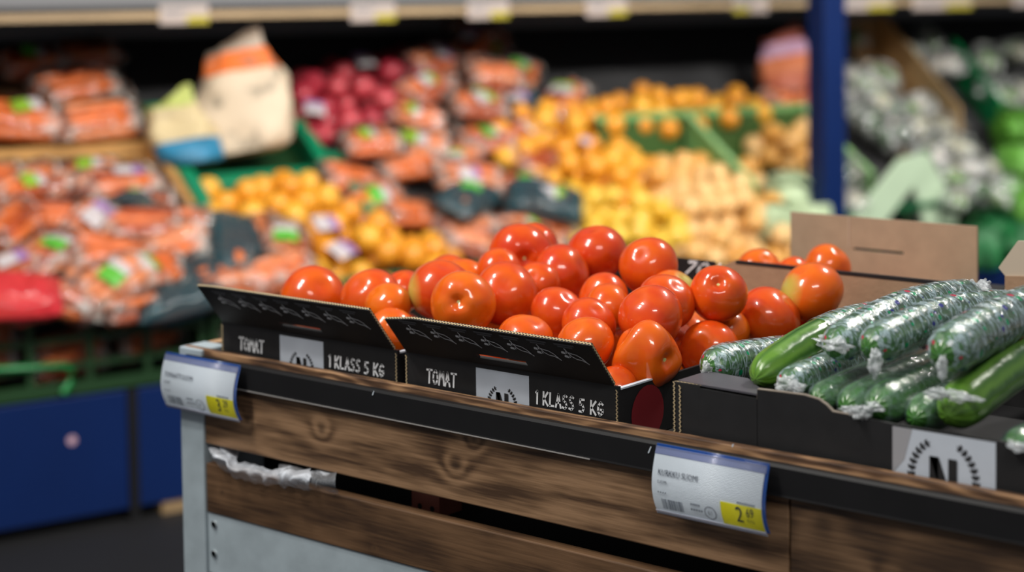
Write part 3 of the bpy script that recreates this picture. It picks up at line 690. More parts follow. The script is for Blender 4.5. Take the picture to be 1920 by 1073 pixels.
# ---------------------------------------------------------------- cucumbers
def lump(mb, c, r, seed, amp=.55, st=(1, 1, 1), mi=0, n=20):
    vs = []; nT, nP = n, n
    for i in range(nT + 1):
        th = math.pi * i / nT
        for k in range(nP):
            a = 2 * math.pi * k / nP; d = Vector((math.sin(th) * math.cos(a), math.sin(th) * math.sin(a), math.cos(th)))
            f = 1 + amp * noise.noise(d * 1.7 + Vector((seed, 0, 0))) + amp * .6 * noise.noise(d * 4.5 + Vector((0, seed, 0)))
            vs.append((c[0] + r * f * d.x * st[0], c[1] + r * f * d.y * st[1], c[2] + r * f * d.z * st[2]))
    mb.add(vs, [(i * nP + k, (i + 1) * nP + k, (i + 1) * nP + (k + 1) % nP, i * nP + (k + 1) % nP) for i in range(nT) for k in range(nP)], mi, [(k % nP / nP, k // nP / nT) for k in range(len(vs))])
def cucumber(near, nY, far, fY, r, label, light=False, film=(0, 1), tails=(), bow=.0, plain=False, side=0.0):
    A, B = onY(*near, nY), onY(*far, fY)
    t = B - A; Ln = np.linalg.norm(t); t /= Ln
    sd = np.cross(t, [0, 0, 1.0]); sd /= np.linalg.norm(sd)
    N = 26; us = [0, .004, .012, .025, .045, .075, .11, .16] + [.16 + (.82 - .16) * k / 13 for k in range(1, 14)] + [.88, .93, .965, .985, .996, 1.0]
    path = [A + t * Ln * u + np.array([0, 0, 1]) * bow * math.sin(math.pi * u) + sd * side * math.sin(math.pi * u) for u in us]
    def rad(u):
        e = min(u * Ln / (r * 1.5), (1 - u) * Ln / (r * 1.2), 1.0); return r * math.sqrt(max(0.0006, 1 - (1 - e) ** 2.2)) * (.93 + .07 * math.sin(math.pi * u))
    o_ = thing('cucumber', label, 'cucumber', A * .5 + B * .5)
    q = MB(); q.tube(path, [rad(u) for u in us], 28, wob=lambda th, l: .018 * math.cos(9 * th) + .012 * noise.noise(Vector((l * 40, math.cos(th) * 2, math.sin(th) * 2))))
    q.build('cucumber_body', M['cuke_light' if light else 'cuke'], o_, True)
    if film:
        fu = [u for u in us if film[0] <= u <= film[1]]
        fine = sorted(set([film[0] + (film[1] - film[0]) * k / 44 for k in range(45)]))
        fpath = [A + t * Ln * u + np.array([0, 0, 1]) * bow * math.sin(math.pi * u) + sd * side * math.sin(math.pi * u) for u in fine]
        sdv = rnd.uniform(0, 50)
        q = MB(); q.tube(fpath, [rad(u) * 1.03 + .0008 for u in fine], 40, wob=lambda th, l: .035 * abs(noise.noise(Vector((l * 55 + sdv, math.cos(th) * 3.5, math.sin(th) * 3.5)))) + .02 * abs(noise.noise(Vector((l * 140 + sdv, math.cos(th) * 8, math.sin(th) * 8)))))
        q.build('film_wrap', M['film_plain' if plain else 'film'], o_, True)
    for (px, py, Y, rr, st) in tails:
        c = onY(px, py, Y); q = MB(); lump(q, c, rr, rnd.uniform(0, 60), .75, st); q.build('film_twist', M['twist'], o_, True)
    return o_
CG = 'cucumbers in the black crate'
def cuc(*a, **k):
    o_ = cucumber(*a, **k); o_['group'] = CG; return o_
cuc((1322, 688), .085, (1600, 655), .33, .0225, 'film-wrapped cucumber leaning out at the left end of the crate', tails=[(1326, 700, .082, .006, (1, 1, 1.9)), (1440, 676, .10, .005, (1, 1, 1))], bow=.0)
cuc((1416, 712), .055, (1700, 596), .33, .0208, 'half unwrapped cucumber with a bare bright green end at the crate front', light=True, film=(.40, .98), tails=[(1550, 640, .13, .0075, (1.6, 1, .6))], bow=.016)
cuc((1556, 655), .075, (1826, 556), .375, .0200, 'film-wrapped cucumber on top, its film twisted at the far end', tails=[(1568, 648, .07, .007, (1.8, 1, .8)), (1832, 548, .385, .012, (1, 1.2, .9)), (1846, 538, .395, .007, (1, 1, 1))], bow=.012)
cuc((1625, 655), .06, (1925, 580), .37, .0195, 'film-wrapped cucumber on top, second from the right', tails=[(1640, 682, .05, .007, (.8, 1, 1.6))], bow=.014)
cuc((1762, 668), .04, (2000, 556), .36, .0232, 'thick film-wrapped cucumber on top at the right', tails=[(1766, 690, .035, .006, (.7, .7, 2))], bow=.006)
cuc((1778, 780), .035, (2020, 640), .34, .0235, 'bright green cucumber with torn film at its near end, right front', light=True, film=None, tails=[(1756, 738, .028, .0065, (1.6, .8, .8)), (1790, 742, .030, .006, (2.0, .8, .7)), (1826, 748, .045, .0045, (2.2, .8, .5))], bow=.012)
cuc((1470, 724), .040, (1690, 640), .31, .0165, 'wrapped cucumber with a bunched white film end at the front edge, left', tails=[(1474, 722, .036, .0075, (1.4, 1, .9)), (1496, 727, .036, .006, (1.4, 1, .7))])
cuc((1530, 752), .037, (1720, 668), .30, .0160, 'thin green cucumber low at the cut-down crate edge', plain=True)
cuc((1585, 764), .038, (1800, 662), .31, .0185, 'green cucumber low in the crate with film bunched under its near end', tails=[(1590, 768, .034, .0055, (2.0, 1, .6))], plain=True)
cuc((1640, 768), .034, (1870, 660), .33, .0220, 'dark green cucumber with a white film twist hanging over the crate front', plain=True, tails=[(1612, 774, .026, .0065, (1.4, 1, 1)), (1640, 764, .030, .0055, (1.6, 1, .8))])
cuc((1715, 785), .05, (1900, 700), .32, .0200, 'dark cucumber deep in the crate behind the crest label', plain=True)
cuc((1895, 850), .055, (2080, 765), .32, .0200, 'dark cucumber deep in the crate at the right edge', plain=True, tails=[(1908, 838, .018, .006, (1.6, 1, .7))])

# ---------------------------------------------------------------- second row of boxes behind
def open_box(name, label, x0, x1, y0, y1, z1, front_m, in_m, front_z=None):
    t = thing(name, label, 'box', ((x0 + x1) / 2, (y0 + y1) / 2, ZF)); fz = front_z or z1
    for nm, a, b, mm in (('front_panel', (x0, y0, ZF), (x1, y0 + TH, fz), front_m), ('side_panel', (x0, y0 + TH, ZF), (x0 + TH, y1, z1), in_m), ('side_panel', (x1 - TH, y0 + TH, ZF), (x1, y1, z1), in_m),
                         ('back_panel', (x0 + TH, y1 - TH, ZF), (x1 - TH, y1, z1), in_m), ('base_panel', (x0 + TH, y0 + TH, ZF), (x1 - TH, y1 - TH, ZF + .003), in_m)):
        q = MB(); q.box(a, b); q.build(nm, mm, t)
    return t
bb = open_box('cardboard_box', 'brown cardboard box with a black rim and an upright slotted back flap, behind the tomatoes', .500, .862, .492, .728, .850, M['brown_card'], M['brown_card'], .852)
pf = [onY(1352, 500, .488), onY(1376, 489, .488), onY(1390, 486, .488), onY(1748, 521, .488), onY(1748, 560, .488)]
q = MB(); zt = .8915
q.prism([(.503, .488, ZF), (pf[0][0], .488, pf[0][2]), (pf[1][0], .488, pf[1][2]), (pf[3][0], .488, zt), (pf[3][0], .488, ZF)], (0, TH, 0)); fpan = q.build('front_flap', M['brown_card'], bb)
q = MB(); q.prism([(pf[1][0] + .003, .4875, zt - .0035), (.858, .4875, zt - .0035), (.858, .4875, zt + .001), (pf[1][0] + .003, .4875, zt + .001)], (0, .005, 0)); q.build('black_rim', M['black_card'], bb)
q = MB(); q.prism([(pf[3][0] - .002, .4872, .845), (.856, .4872, .845), (.858, .4872, zt - .004), (.853, .4872, zt), (pf[3][0] - .002, .4872, zt)], (0, .004, 0)); bc = q.build('black_corner', M['black_card'], bb)
for px in (1751, 1772):
    a = onY(px, 530, .4865); b = onY(px + 4, 545, .4865); q = MB(); q.box((a[0], .4862, b[2]), (b[0], .4872, a[2])); q.build('staple', M['tag_paper'], bc)
a, b = onY(1482, 404, .722), onY(1832, 418, .722); sl0, sl1 = onY(1600, 468, .722), onY(1694, 474, .722)
q = MB(); zb_ = .845; zt_ = (a[2] + b[2]) / 2; zs = (sl0[2] + sl1[2]) / 2
for (xa, xb, za, zz) in ((a[0], sl0[0], zb_, zt_), (sl0[0], sl1[0], zb_, zs - .002), (sl0[0], sl1[0], zs + .002, zt_), (sl1[0], b[0], zb_, zt_)): q.box((xa, .722, za), (xb, .726, zz))
q.build('back_flap', mat('pale_brown_cardboard', (.40, .285, .185), .8, var=.08, scale=40), bb)
q = MB(); c1, c2 = onY(1590, 407, .7215), onY(1593, 465, .7215); q.box((c1[0], .7213, c2[2]), (c1[0] + .0025, .722, c1[2])); q.build('crease', mat('crease_line', (.48, .36, .26), .8), bb)
q = MB(); r0 = onY(1785, 508, .70); q.box((r0[0], .60, .849), (r0[0] + .07, .73, .852)); q.build('side_flap', M['black_card'], bb)
def tom_px(px, py, rpx, Y, label, i, grp='tomatoes in the brown box behind'):
    c = onY(px, py, Y); dpt = proj(c)[2]; put_tomato(c, rpx * dpt / F_PX, label, grp, i=i)
tom_px(1424, 508, 43, .545, 'tomato behind the left end of the black-rimmed cardboard wall', 101)
tom_px(1490, 520, 38, .56, 'tomato between two others behind the black-rimmed cardboard wall', 102)
tom_px(1553, 500, 43, .57, 'tomato in front of the slotted brown back flap', 103)
for k, (x, y, z) in enumerate(((.56, .545, .806), (.64, .54, .806), (.72, .545, .806), (.80, .545, .806), (.60, .62, .806), (.70, .625, .806), (.55, .685, .80), (.64, .688, .80))):
    put_tomato((x, y, z), .035, 'tomato in the lower layer of the brown box behind', 'tomatoes low in the brown box', i=120 + k)
kb = open_box('tomato_box', 'black box with white hand lettering, behind the tomatoes left of the brown cardboard', .170, .494, .495, .62, .850, M['black_card'], M['black_card'], .86)
q = MB(); l0, l1 = onY(1240, 483, .493), onY(1362, 489, .493); q.box((.172, .491, .855), (.4935, .4945, (l0[2] + l1[2]) / 2)); kf = q.build('front_flap', M['black_card'], kb)
q = MB(); s0 = onY(1284, 506, .4905); letters(q, '70', s0[0], s0[2] - .004, .016, .026, lambda u, v: (u + (v - s0[2]) * .5, .4902, v), .0034); q.ribbon([(s0[0] + .047, s0[2]), (s0[0] + .056, s0[2] + .013)], .003, lambda u, v: (u, .4902, v)); q.build('lettering', M['white_ink'], kf)
rb = open_box('cardboard_box', 'brown cardboard box with a bent pale flap at the right edge, behind the cucumbers', .885, 1.24, .50, .80, .855, mat('dark_brown_card', (.09, .05, .03), .7), M['brown_card'], .842)
c = [onY(x, y, .52) for x, y in ((1872, 502), (1908, 452), (1990, 455), (1990, 520), (1885, 518))]
q = MB(); q.prism([tuple(p_) for p_ in c], (0, .004, .0)); q.build('bent_flap', mat('pale_card', (.52, .44, .34), .8), rb)
c = [onY(x, y, .517) for x, y in ((1884, 518), (1990, 520), (1990, 600), (1884, 600))]
q = MB(); q.prism([tuple(p_) for p_ in c], (0, .004, .0)); q.build('front_flap', M['brown_card'], rb)
tom_px(1846, 580, 40, .56, 'orange tomato showing beside the twisted film end of a cucumber', 131, 'tomatoes in the right brown box')
for k, (x, y, z) in enumerate(((.94, .56, .808), (1.02, .55, .808), (.95, .64, .808))): put_tomato((x, y, z), .036, 'tomato low in the right brown box', 'tomatoes low in the right brown box', i=140 + k)

# ---------------------------------------------------------------- produce shelf across the aisle
TAN, Z0 = .62, .51
UPV = -NV + np.array([0, 0, TAN]); UPV /= np.linalg.norm(UPV); WV = np.cross(SV, UPV); WV /= np.linalg.norm(WV)
if WV[2] < 0: WV = -WV
def sl(s, n, l=0.0): return sh(s, n, Z0 - TAN * n + l)
def bgp(x, y, l=0.0):
    d = ray(x, y); t = (Z0 - TAN * ((CAM - P0) @ NV) + l - CAM[2]) / (d[2] + TAN * (d @ NV)); return CAM + d * t
def onN(x, y, n): d = ray(x, y); return CAM + d * (((P0 + NV * n - CAM) @ NV) / (d @ NV))
def sn(p): return (p - P0) @ SV, (p - P0) @ NV
def hx(mb, s0, s1, n0, n1, z0, z1, mi=0):       # upright box in shelf axes
    mb.hexa([sh(s0, n1, z0), sh(s1, n1, z0), sh(s1, n0, z0), sh(s0, n0, z0), sh(s0, n1, z1), sh(s1, n1, z1), sh(s1, n0, z1), sh(s0, n0, z1)], mi)
def hl(mb, s0, s1, n0, n1, l0, l1, mi=0):       # box following the slope of the bed
    mb.hexa([sl(s0, n1, l0), sl(s1, n1, l0), sl(s1, n0, l0), sl(s0, n0, l0), sl(s0, n1, l1), sl(s1, n1, l1), sl(s1, n0, l1), sl(s0, n0, l1)], mi)
wb = MB(); hx(wb, -4, 8, -1.35, -1.22, 0, 3.2); struct(wb.build('wall_back', mat('dark_store_wall', (.02, .02, .022), .8)))
shelf = thing('produce_shelf', 'long dark produce shelf with blue base panels and a blue upright post', 'shelf', sh(1.5, -.5, 0))
blue = mat('blue_enamel', (.001, .014, .085), .5, var=.06, scale=5, spec=.25)
black = mat('shelf_black', (.045, .045, .047), .75, spec=.2)
SL_, SR_ = -1.2, 5.2
for a, b in ((SL_, .302), (.326, 1.30), (1.32, 2.48), (2.6, SR_)):
    q = MB(); hx(q, a, b, -.02, 0, .03, .315); bevel(q.build('base_panel', blue, shelf), .003)
q = MB(); hx(q, .302, .326, -.03, .004, 0, .316); q.build('base_joint', mat('joint_black', (.008, .008, .009), .7, spec=.2), shelf)
q = MB(); hx(q, SL_, SR_, -1.1, -.06, 0, .03); q.build('plinth', black, shelf)
q = MB(); hx(q, .385, .46, -.055, -.005, .0, .032); q.build('plinth_strip', mat('tan_strip', (.30, .20, .10), .7), shelf)
q = MB(); hx(q, SL_, SR_, -1.1, -.022, .29, .30); q.build('deck', black, shelf)
q = MB(); hl(q, SL_, SR_, -1.08, -.16, -.075, -.06); hx(q, SL_, SR_, -.17, -.155, .30, .535); q.build('sloping_bed', black, shelf)
q = MB(); hx(q, SL_, SR_, -1.12, -1.09, 0, 2.0); q.build('back_panel', mat('dark_grey_back', (.26, .26, .27), .8, spec=.2), shelf)
q = MB(); hx(q, SL_, SR_, -1.09, -.41, 1.185, 1.215); q.build('upper_shelf', mat('dark_shelf_board', (.03, .03, .032), .8, spec=.15), shelf)
q = MB(); hx(q, SL_, SR_, -.41, -.395, 1.184, 1.203); q.build('shelf_edge', mat('beige_shelf_edge', (.42, .30, .17), .6, var=.15, scale=4), shelf)
q = MB(); hx(q, 2.485, 2.575, -.02, .055, 0, 2.3); bevel(q.build('upright_post', blue, shelf), .004)
d_ = onN(135, 826, .001); ds, dn = sn(d_)
q = MB(); q.disc(0, 0, .011, .011, lambda u, v: sh(ds + u, .0012, d_[2] + v), 0, 20); q.build('round_sticker', mat('pale_pink_sticker', (.55, .35, .42), .5), shelf)
# price tags along the shelf edge
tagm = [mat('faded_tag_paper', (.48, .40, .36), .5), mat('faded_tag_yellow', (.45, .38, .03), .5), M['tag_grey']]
nth = ['leftmost', 'second', 'third', 'fourth', 'fifth', 'sixth', 'seventh', 'eighth']
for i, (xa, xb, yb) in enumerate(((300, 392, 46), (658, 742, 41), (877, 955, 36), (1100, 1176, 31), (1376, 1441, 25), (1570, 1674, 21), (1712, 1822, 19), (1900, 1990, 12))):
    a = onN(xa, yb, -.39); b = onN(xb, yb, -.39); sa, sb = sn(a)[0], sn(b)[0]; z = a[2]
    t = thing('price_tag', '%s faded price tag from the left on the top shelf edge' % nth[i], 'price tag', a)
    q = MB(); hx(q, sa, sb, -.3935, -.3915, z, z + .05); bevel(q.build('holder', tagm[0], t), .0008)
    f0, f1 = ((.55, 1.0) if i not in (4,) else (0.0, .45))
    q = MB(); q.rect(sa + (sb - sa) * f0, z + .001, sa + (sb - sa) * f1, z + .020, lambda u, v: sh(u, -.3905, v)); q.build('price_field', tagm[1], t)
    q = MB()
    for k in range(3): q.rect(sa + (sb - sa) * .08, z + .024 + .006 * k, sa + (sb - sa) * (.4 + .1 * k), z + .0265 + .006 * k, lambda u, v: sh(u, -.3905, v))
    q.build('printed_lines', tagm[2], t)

# crates
green = mat('green_crate_plastic', (.004, .19, .085), .4, coat=.2)
dgreen = mat('dark_green_crate_plastic', (.010, .045, .012), .5)
pgreen = mat('pale_green_crate_plastic', (.16, .34, .11), .5, var=.06, scale=8)
tan = mat('tan_crate_wood', (.42, .22, .065), .7, var=.2, scale=12)
def crate_on_slope(name, label, s0, s1, n0, n1, h, m_, lo=-.055, rim=.018, front=True, back=True, left=True, right=True, front_h=None, back_h=None):
    t = thing(name, label, 'crate', sl((s0 + s1) / 2, (n0 + n1) / 2, lo)); w = .012
    q = MB(); hl(q, s0 + w, s1 - w, n0 + w, n1 - w, lo, lo + .006); q.build('base_panel', dgreen if m_ is green else m_, t)  # green crates get a darker floor, painting in the shade inside
    walls = []
    if left: walls.append((s0, s0 + w, n0, n1, h))
    if right: walls.append((s1 - w, s1, n0, n1, h))
    if back: walls.append((s0 + w, s1 - w, n0, n0 + w, back_h if back_h is not None else h))
    if front: walls.append((s0 + w, s1 - w, n1 - w, n1, front_h or h))
    for (a, b, c, d, hh) in walls:
        q = MB(); hl(q, a, b, c, d, lo, hh - .006); o_ = q.build('wall', m_, t)
        q = MB(); hl(q, a - rim * .35, b + rim * .35, c - rim * .35, d + rim * .35, hh - .006, hh + .012); bevel(q.build('rim', m_, o_), .003)
    return t
crate_on_slope('plastic_crate', 'green plastic crate holding the paper potato sack', .602, 1.035, -.62, -.392, .035, green, rim=.04, front_h=-.012)
crate_on_slope('plastic_crate', 'green plastic crate of oranges below the potato sack crate', .610, 1.065, -.375, -.17, .045, green, rim=.04, front=False, back=False)
crate_on_slope('wooden_crate', 'tan wooden crate full of carrot bags at the left', -.60, .588, -.535, -.10, .032, tan, front=False, back_h=.0)
crate_on_slope('wooden_crate', 'low tan tray carrying the upper left carrot bags', -.60, .588, -.90, -.56, -.015, mat('brown_tray', (.20, .11, .05), .7, var=.2), front=False, back=False)
hk = .085
kl, km, kr = sn(bgp(1110, 212, hk)), sn(bgp(1283, 208, hk)), sn(bgp(1506, 198, hk)); kf = sn(bgp(1425, 345, hk)); kf = (kf[0], min(kf[1], -.03))
shaded_green = mat('shaded_green_crate_inside', (.035, .085, .014), .5)  # crate green darkened to paint the shade on inner faces
def tall_crate(name, label, s0, s1, n0, n1, left, right):
    t = thing(name, label, 'crate', sl((s0 + s1) / 2, (n0 + n1) / 2, -.055))
    q = MB(); hl(q, s0 + .008, s1 - .008, n0 + .008, n1, -.055, -.048); q.build('base_panel', shaded_green, t)
    q = MB(); hl(q, s0 + .008, s1 - .008, n0, n0 + .008, -.055, hk - .014); w = q.build('back_wall', shaded_green, t)
    q = MB(); hl(q, s0, s1, n0 - .006, n0 + .010, hk - .014, hk); bevel(q.build('rim', pgreen, w), .002)
    for on, x in ((left, s0), (right, s1 - .008)):
        if not on: continue
        q = MB(); hl(q, x, x + .008, n0, n1, -.055, hk - .006); w = q.build('side_wall', pgreen, t)
        q = MB(); hl(q, x - .008, x + .016, n0, n1, hk - .006, hk + .004); bevel(q.build('rim', mat('light_green_rim', (.24, .44, .18), .5), w), .002)
    return t
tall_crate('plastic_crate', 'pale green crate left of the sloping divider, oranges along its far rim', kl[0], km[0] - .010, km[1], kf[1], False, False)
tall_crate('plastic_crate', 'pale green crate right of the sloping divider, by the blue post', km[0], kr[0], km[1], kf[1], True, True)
def lattice(name, label, s0, s1, z0, z1):
    t = thing(name, label, 'crate', sh((s0 + s1) / 2, -.07, z0))
    q = MB(); hx(q, s0, s1, -.012, .006, z1 - .022, z1); bevel(q.build('rim', mat('crate_rim_green', (.006, .10, .035), .4), t), .003)
    q = MB(); hx(q, s0, s1, -.012, .002, z0, z0 + .03); q.build('bottom_rail', dgreen, t)
    for k in range(2):
        z = z0 + .06 + k * (z1 - z0 - .08) / 2; q = MB(); hx(q, s0 + .01, s1 - .01, -.010, -.002, z, z + .014); q.build('slat', dgreen, t)
    n = int((s1 - s0) / .14)
    for k in range(n + 1):
        x = s0 + (s1 - s0 - .016) * k / n; q = MB(); hx(q, x, x + .016, -.011, 0, z0 + .02, z1 - .02); q.build('upright', dgreen, t)
    for x in (s0, s1 - .01):
        q = MB(); hx(q, x, x + .01, -.15, -.012, z0, z1); q.build('end_wall', dgreen, t)
    q = MB(); hx(q, s0 + .01, s1 - .01, -.15, -.012, z0, z0 + .006); q.build('base_panel', dgreen, t)
    return t
lc = lattice('plastic_crate', 'dark green slatted crate with a bright green handle at the lower left', -.36, .505, .322, .525)
hp = [onN(x, y, .006) for x, y in ((-60, 696), (60, 690), (118, 686), (136, 694), (134, 715), (118, 738))]
q = MB(); q.tube(hp, [.0085] * len(hp), 10); q.build('handle', mat('bright_green_handle', (.006, .22, .05), .35), lc, True)
lattice('plastic_crate', 'dark green slatted crate behind the table corner', .520, 1.40, .322, .525)
lattice('plastic_crate', 'dark green slatted crate below the oranges, seen above the tomato heap', 1.42, 2.46, .322, .505)
lattice('plastic_crate', 'dark green slatted crate at the right, behind the cardboard flap', 2.60, 4.2, .322, .56)

# carrots and their bags
carrot_m = [mat('carrot_orange', (.64, .15, .03), .4, var=.12, scale=25), mat('carrot_pale', (.66, .22, .08), .4, var=.12, scale=25)]
bagfilm = film_mat('carrot_bag_film', marks=False, base=.0, milky=.48, tint=(.74, .68, .62), scale=20, rough=.10, gloss=1.0)  # milky patches stand in for glare on the film
tealfilm = film_mat('dark_bag_film', marks=False, base=.78, milky=.92, tint=(.012, .055, .07), scale=24, rough=.2)
redfilm = film_mat('red_bag_film', marks=False, base=.70, milky=.95, tint=(.70, .035, .05), scale=24, rough=.2)
def carrot_mesh(mt, seed):
    q = MB(); q.tube([(-.088, 0, 0), (-.085, 0, 0), (-.07, 0, .001), (-.03, .001, .002), (.02, .001, .001), (.06, 0, 0), (.085, 0, -.001), (.092, 0, -.001)], [.001, .010, .0175, .0180, .0160, .0125, .006, .001], 12, wob=lambda th, l: .05 * math.sin(l * 260 + seed))
    return q.mesh('carrot', mt, True)
carrot_m.append(mat('carrot_dark', (.40, .075, .02), .45, var=.15, scale=25))
CARROT = [carrot_mesh(carrot_m[0], 1), carrot_mesh(carrot_m[1], 2), carrot_mesh(carrot_m[2], 3)]
def pillow(lx, ly, lz, seed, mt, nm):
    q = MB(); nU, nV = 22, 18; vs = []
    for sg in (1, -1):
        for i in range(nU + 1):
            for j in range(nV + 1):
                u, v = i / nU * 2 - 1, j / nV * 2 - 1
                e = max(0, (1 - abs(u) ** 3.2)) ** .5 * max(0, (1 - abs(v) ** 3)) ** .5
                z = sg * lz * e * (1 + .35 * noise.noise(Vector((u * 2.5, v * 2.5, seed + sg)))) 
                vs.append((u * lx * (1 + .06 * noise.noise(Vector((v * 4, seed, 0)))), v * ly * (1 - .18 * abs(u) ** 3), z))
    w = nV + 1; off = (nU + 1) * w; fs = []
    for i in range(nU):
        for j in range(nV):
            fs.append((i * w + j, (i + 1) * w + j, (i + 1) * w + j + 1, i * w + j + 1)); fs.append((off + i * w + j, off + i * w + j + 1, off + (i + 1) * w + j + 1, off + (i + 1) * w + j))
    q.add(vs, fs, 0, [((k % off) // w / nU, k % w / nV) for k in range(len(vs))]); return q.mesh(nm, mt, True)
PIL = [pillow(.125, .07, .040, k, bagfilm, 'bag_film') for k in range(3)]
PIL_T = pillow(.115, .072, .040, 7, tealfilm, 'bag_film'); PIL_R = pillow(.12, .075, .045, 8, redfilm, 'bag_film')
lab_m = {'lime': mat('lime_label', (.24, .42, .03), .4), 'white': mat('white_bag_label', (.52, .47, .48), .4), 'violet': mat('violet_label', (.30, .16, .36), .4), 'green': mat('green_label', (.10, .40, .04), .4)}
def label_mesh(c1, c2):
    q = MB()
    for k in range(8):
        a, b = -.045 + .09 * k / 8, -.045 + .09 * (k + 1) / 8
        f = lambda u, v: (u, v, .043 * math.sqrt(max(.05, 1 - (u / .135) ** 2)) * math.sqrt(max(.05, 1 - (v / .080) ** 2)))
        for j in range(4):
            c, d = -.04 + .08 * j / 4, -.04 + .08 * (j + 1) / 4
            q.add([f(a, c), f(b, c), f(b, d), f(a, d)], [(0, 1, 2, 3)], 0 if (k < 5) else 1)
    return q.mesh('printed_label', [lab_m[c1], lab_m[c2]], True)
LAB = [label_mesh('lime', 'white'), label_mesh('white', 'violet'), label_mesh('white', 'lime'), label_mesh('green', 'white')]
def frame_at(p, ang, tilt=0.0, roll=0.0):
    X = SV * math.cos(ang) + UPV * math.sin(ang); Z = WV; Y = np.cross(Z, X)
    return Matrix(((X[0], Y[0], Z[0], p[0]), (X[1], Y[1], Z[1], p[1]), (X[2], Y[2], Z[2], p[2]), (0, 0, 0, 1))) @ Matrix.Rotation(tilt, 4, 'Y') @ Matrix.Rotation(roll, 4, 'X')
def carrot_bag(p, ang, label, group, kind=0, lab=None, film='clear', scale=1.0, tilt=0.0, roll=0.0, seed=0):
    r = random.Random(seed * 31 + 5)
    o_ = thing('carrot_bag', label, 'carrots', (0, 0, 0), group); o_.matrix_world = frame_at(p, ang, tilt, roll) @ Matrix.Scale(scale, 4)
    for (y, z) in ((-.043, -.012), (-.014, -.016), (.016, -.014), (.044, -.010), (-.028, .014), (.002, .017), (.031, .014)):
        c = child('carrot', CARROT[2 if r.random() < .18 else (kind + (r.random() < .25)) % 2], o_); c.location = (r.uniform(-.012, .012), y, z)
        c.rotation_euler = (r.uniform(0, 6), r.uniform(-.06, .06), r.uniform(-.07, .07) + (math.pi if r.random() < .5 else 0))
    child('bag_film', {'clear': PIL[seed % 3], 'teal': PIL_T, 'red': PIL_R}[film], o_)
    if lab is not None:
        c = child('printed_label', LAB[lab], o_); c.location = (r.uniform(-.03, .03), r.uniform(-.012, .012), .002); c.rotation_euler = (0, 0, r.uniform(-.5, .5)); c.scale = (r.uniform(.6, .95), r.uniform(.5, .9), 1.0)
    return o_
# left crate
def zone(p, P_):
    xs = [q[0] for q in P_]; ys = [q[1] for q in P_]; x, y, _ = proj(p); fx = (x - min(xs)) / (max(xs) - min(xs)); fy = (y - min(ys)) / (max(ys) - min(ys))
    return ('top', 'middle', 'foot')[min(2, max(0, int(fy * 3)))] + (' left', ' centre', ' right')[min(2, max(0, int(fx * 3)))]
LG = 'carrot bags in the left wooden crate'
left = [(-20, 350, .2, 0, None, 'clear', .03), (60, 352, .5, 0, 0, 'clear', .03), (150, 335, .1, 1, 0, 'clear', .02), (225, 345, .1, 0, 1, 'clear', .035), (258, 392, -.35, 1, 0, 'clear', .0),
        (30, 425, .9, 0, None, 'clear', .05), (110, 410, -.3, 0, None, 'clear', .05), (110, 470, .55, 0, 3, 'clear', .07), (215, 405, .15, 1, None, 'teal', .05), (270, 425, .0, 0, None, 'clear', .07),
        (310, 465, .05, 1, None, 'clear', .05), (215, 480, -.1, 0, None, 'clear', .06), (40, 500, .3, 1, 1, 'clear', .06), (160, 505, 1.2, 1, None, 'clear', .04), (215, 530, .35, 1, 3, 'clear', .075),
        (285, 515, .3, 0, 2, 'clear', .06), (20, 560, -.25, 0, None, 'red', .07), (105, 555, -.5, 0, None, 'clear', .05), (350, 520, .4, 1, None, 'teal', .03), (390, 450, 1.2, 1, None, 'clear', .02),
        (440, 465, 1.3, 0, None, 'teal', .05), (400, 520, .2, 0, None, 'clear', .04), (460, 520, .0, 1, None, 'clear', .04), (540, 470, 1.3, 1, 3, 'clear', .045), (525, 512, .1, 0, None, 'clear', .05),
        (330, 425, -.5, 1, None, 'clear', .05), (480, 445, .6, 1, None, 'clear', .02), (330, 560, .1, 0, None, 'teal', .03), (260, 560, .2, 0, None, 'clear', .03), (170, 440, .9, 0, 1, 'clear', .06)]
for i, (x, y, a, k, lb, fm, l) in enumerate(left):
    lbl = {'teal': 'carrot bag in dark film with carrots showing through, in the left heap', 'red': 'bright red plastic produce bag at the front left of the carrot heap'}.get(fm, 'clear carrot bag in the left heap' + {None: ' without a showing label', 0: ' with a lime and white label', 1: ' with a white and violet label', 2: ' with a white and lime label', 3: ' with a green and white label'}[lb])
    lbl += '' if fm == 'red' else ', ' + zone(bgp(x, y, l), [(0, 330), (560, 330), (560, 570), (0, 570)])
    carrot_bag(bgp(x, y, l + .02), a, lbl, LG, k, lb, fm, 1.0 + .06 * math.sin(i * 7), .15 * math.sin(i * 3), .2 * math.cos(i * 5), i)
for i, (x, y, lb, lab) in enumerate(((150, 165, None, 'long bag of carrots on top of the upper left tray'), (185, 225, None, 'bag of carrots with a bright glint, lower on the upper left tray'), (35, 225, 0, 'carrot bag with a lime label at the left end of the upper tray'), (60, 115, 3, 'carrot bag with a green label in the shade of the upper left shelf'), (160, 100, None, 'carrot bag in deep shade at the back of the upper left shelf'))):
    carrot_bag(bgp(x, y, .05), .12 if i != 2 else -.25, lab, 'carrot bags on the upper left tray', 0, lb, 'clear', 1.12 if i < 3 else .9, 0, 0, 50 + i)
for i, (x, z) in enumerate(((-.22, .40), (-.02, .42), (.20, .40), (.40, .43), (.66, .40))):
    o_ = carrot_bag(sh(x, -.085, z), .1 * i, '%s carrot bag from the left behind the slats of the lower green crates' % nth[i].replace('leftmost', 'first'), 'carrot bags in the lower slatted crates', i, None, 'clear', .9, 0, .8, 70 + i)
def in_poly(x, y, P_):
    c = False; j = len(P_) - 1
    for i in range(len(P_)):
        if (P_[i][1] > y) != (P_[j][1] > y) and x < (P_[j][0] - P_[i][0]) * (y - P_[i][1]) / (P_[j][1] - P_[i][1]) + P_[i][0]: c = not c
        j = i
    return c
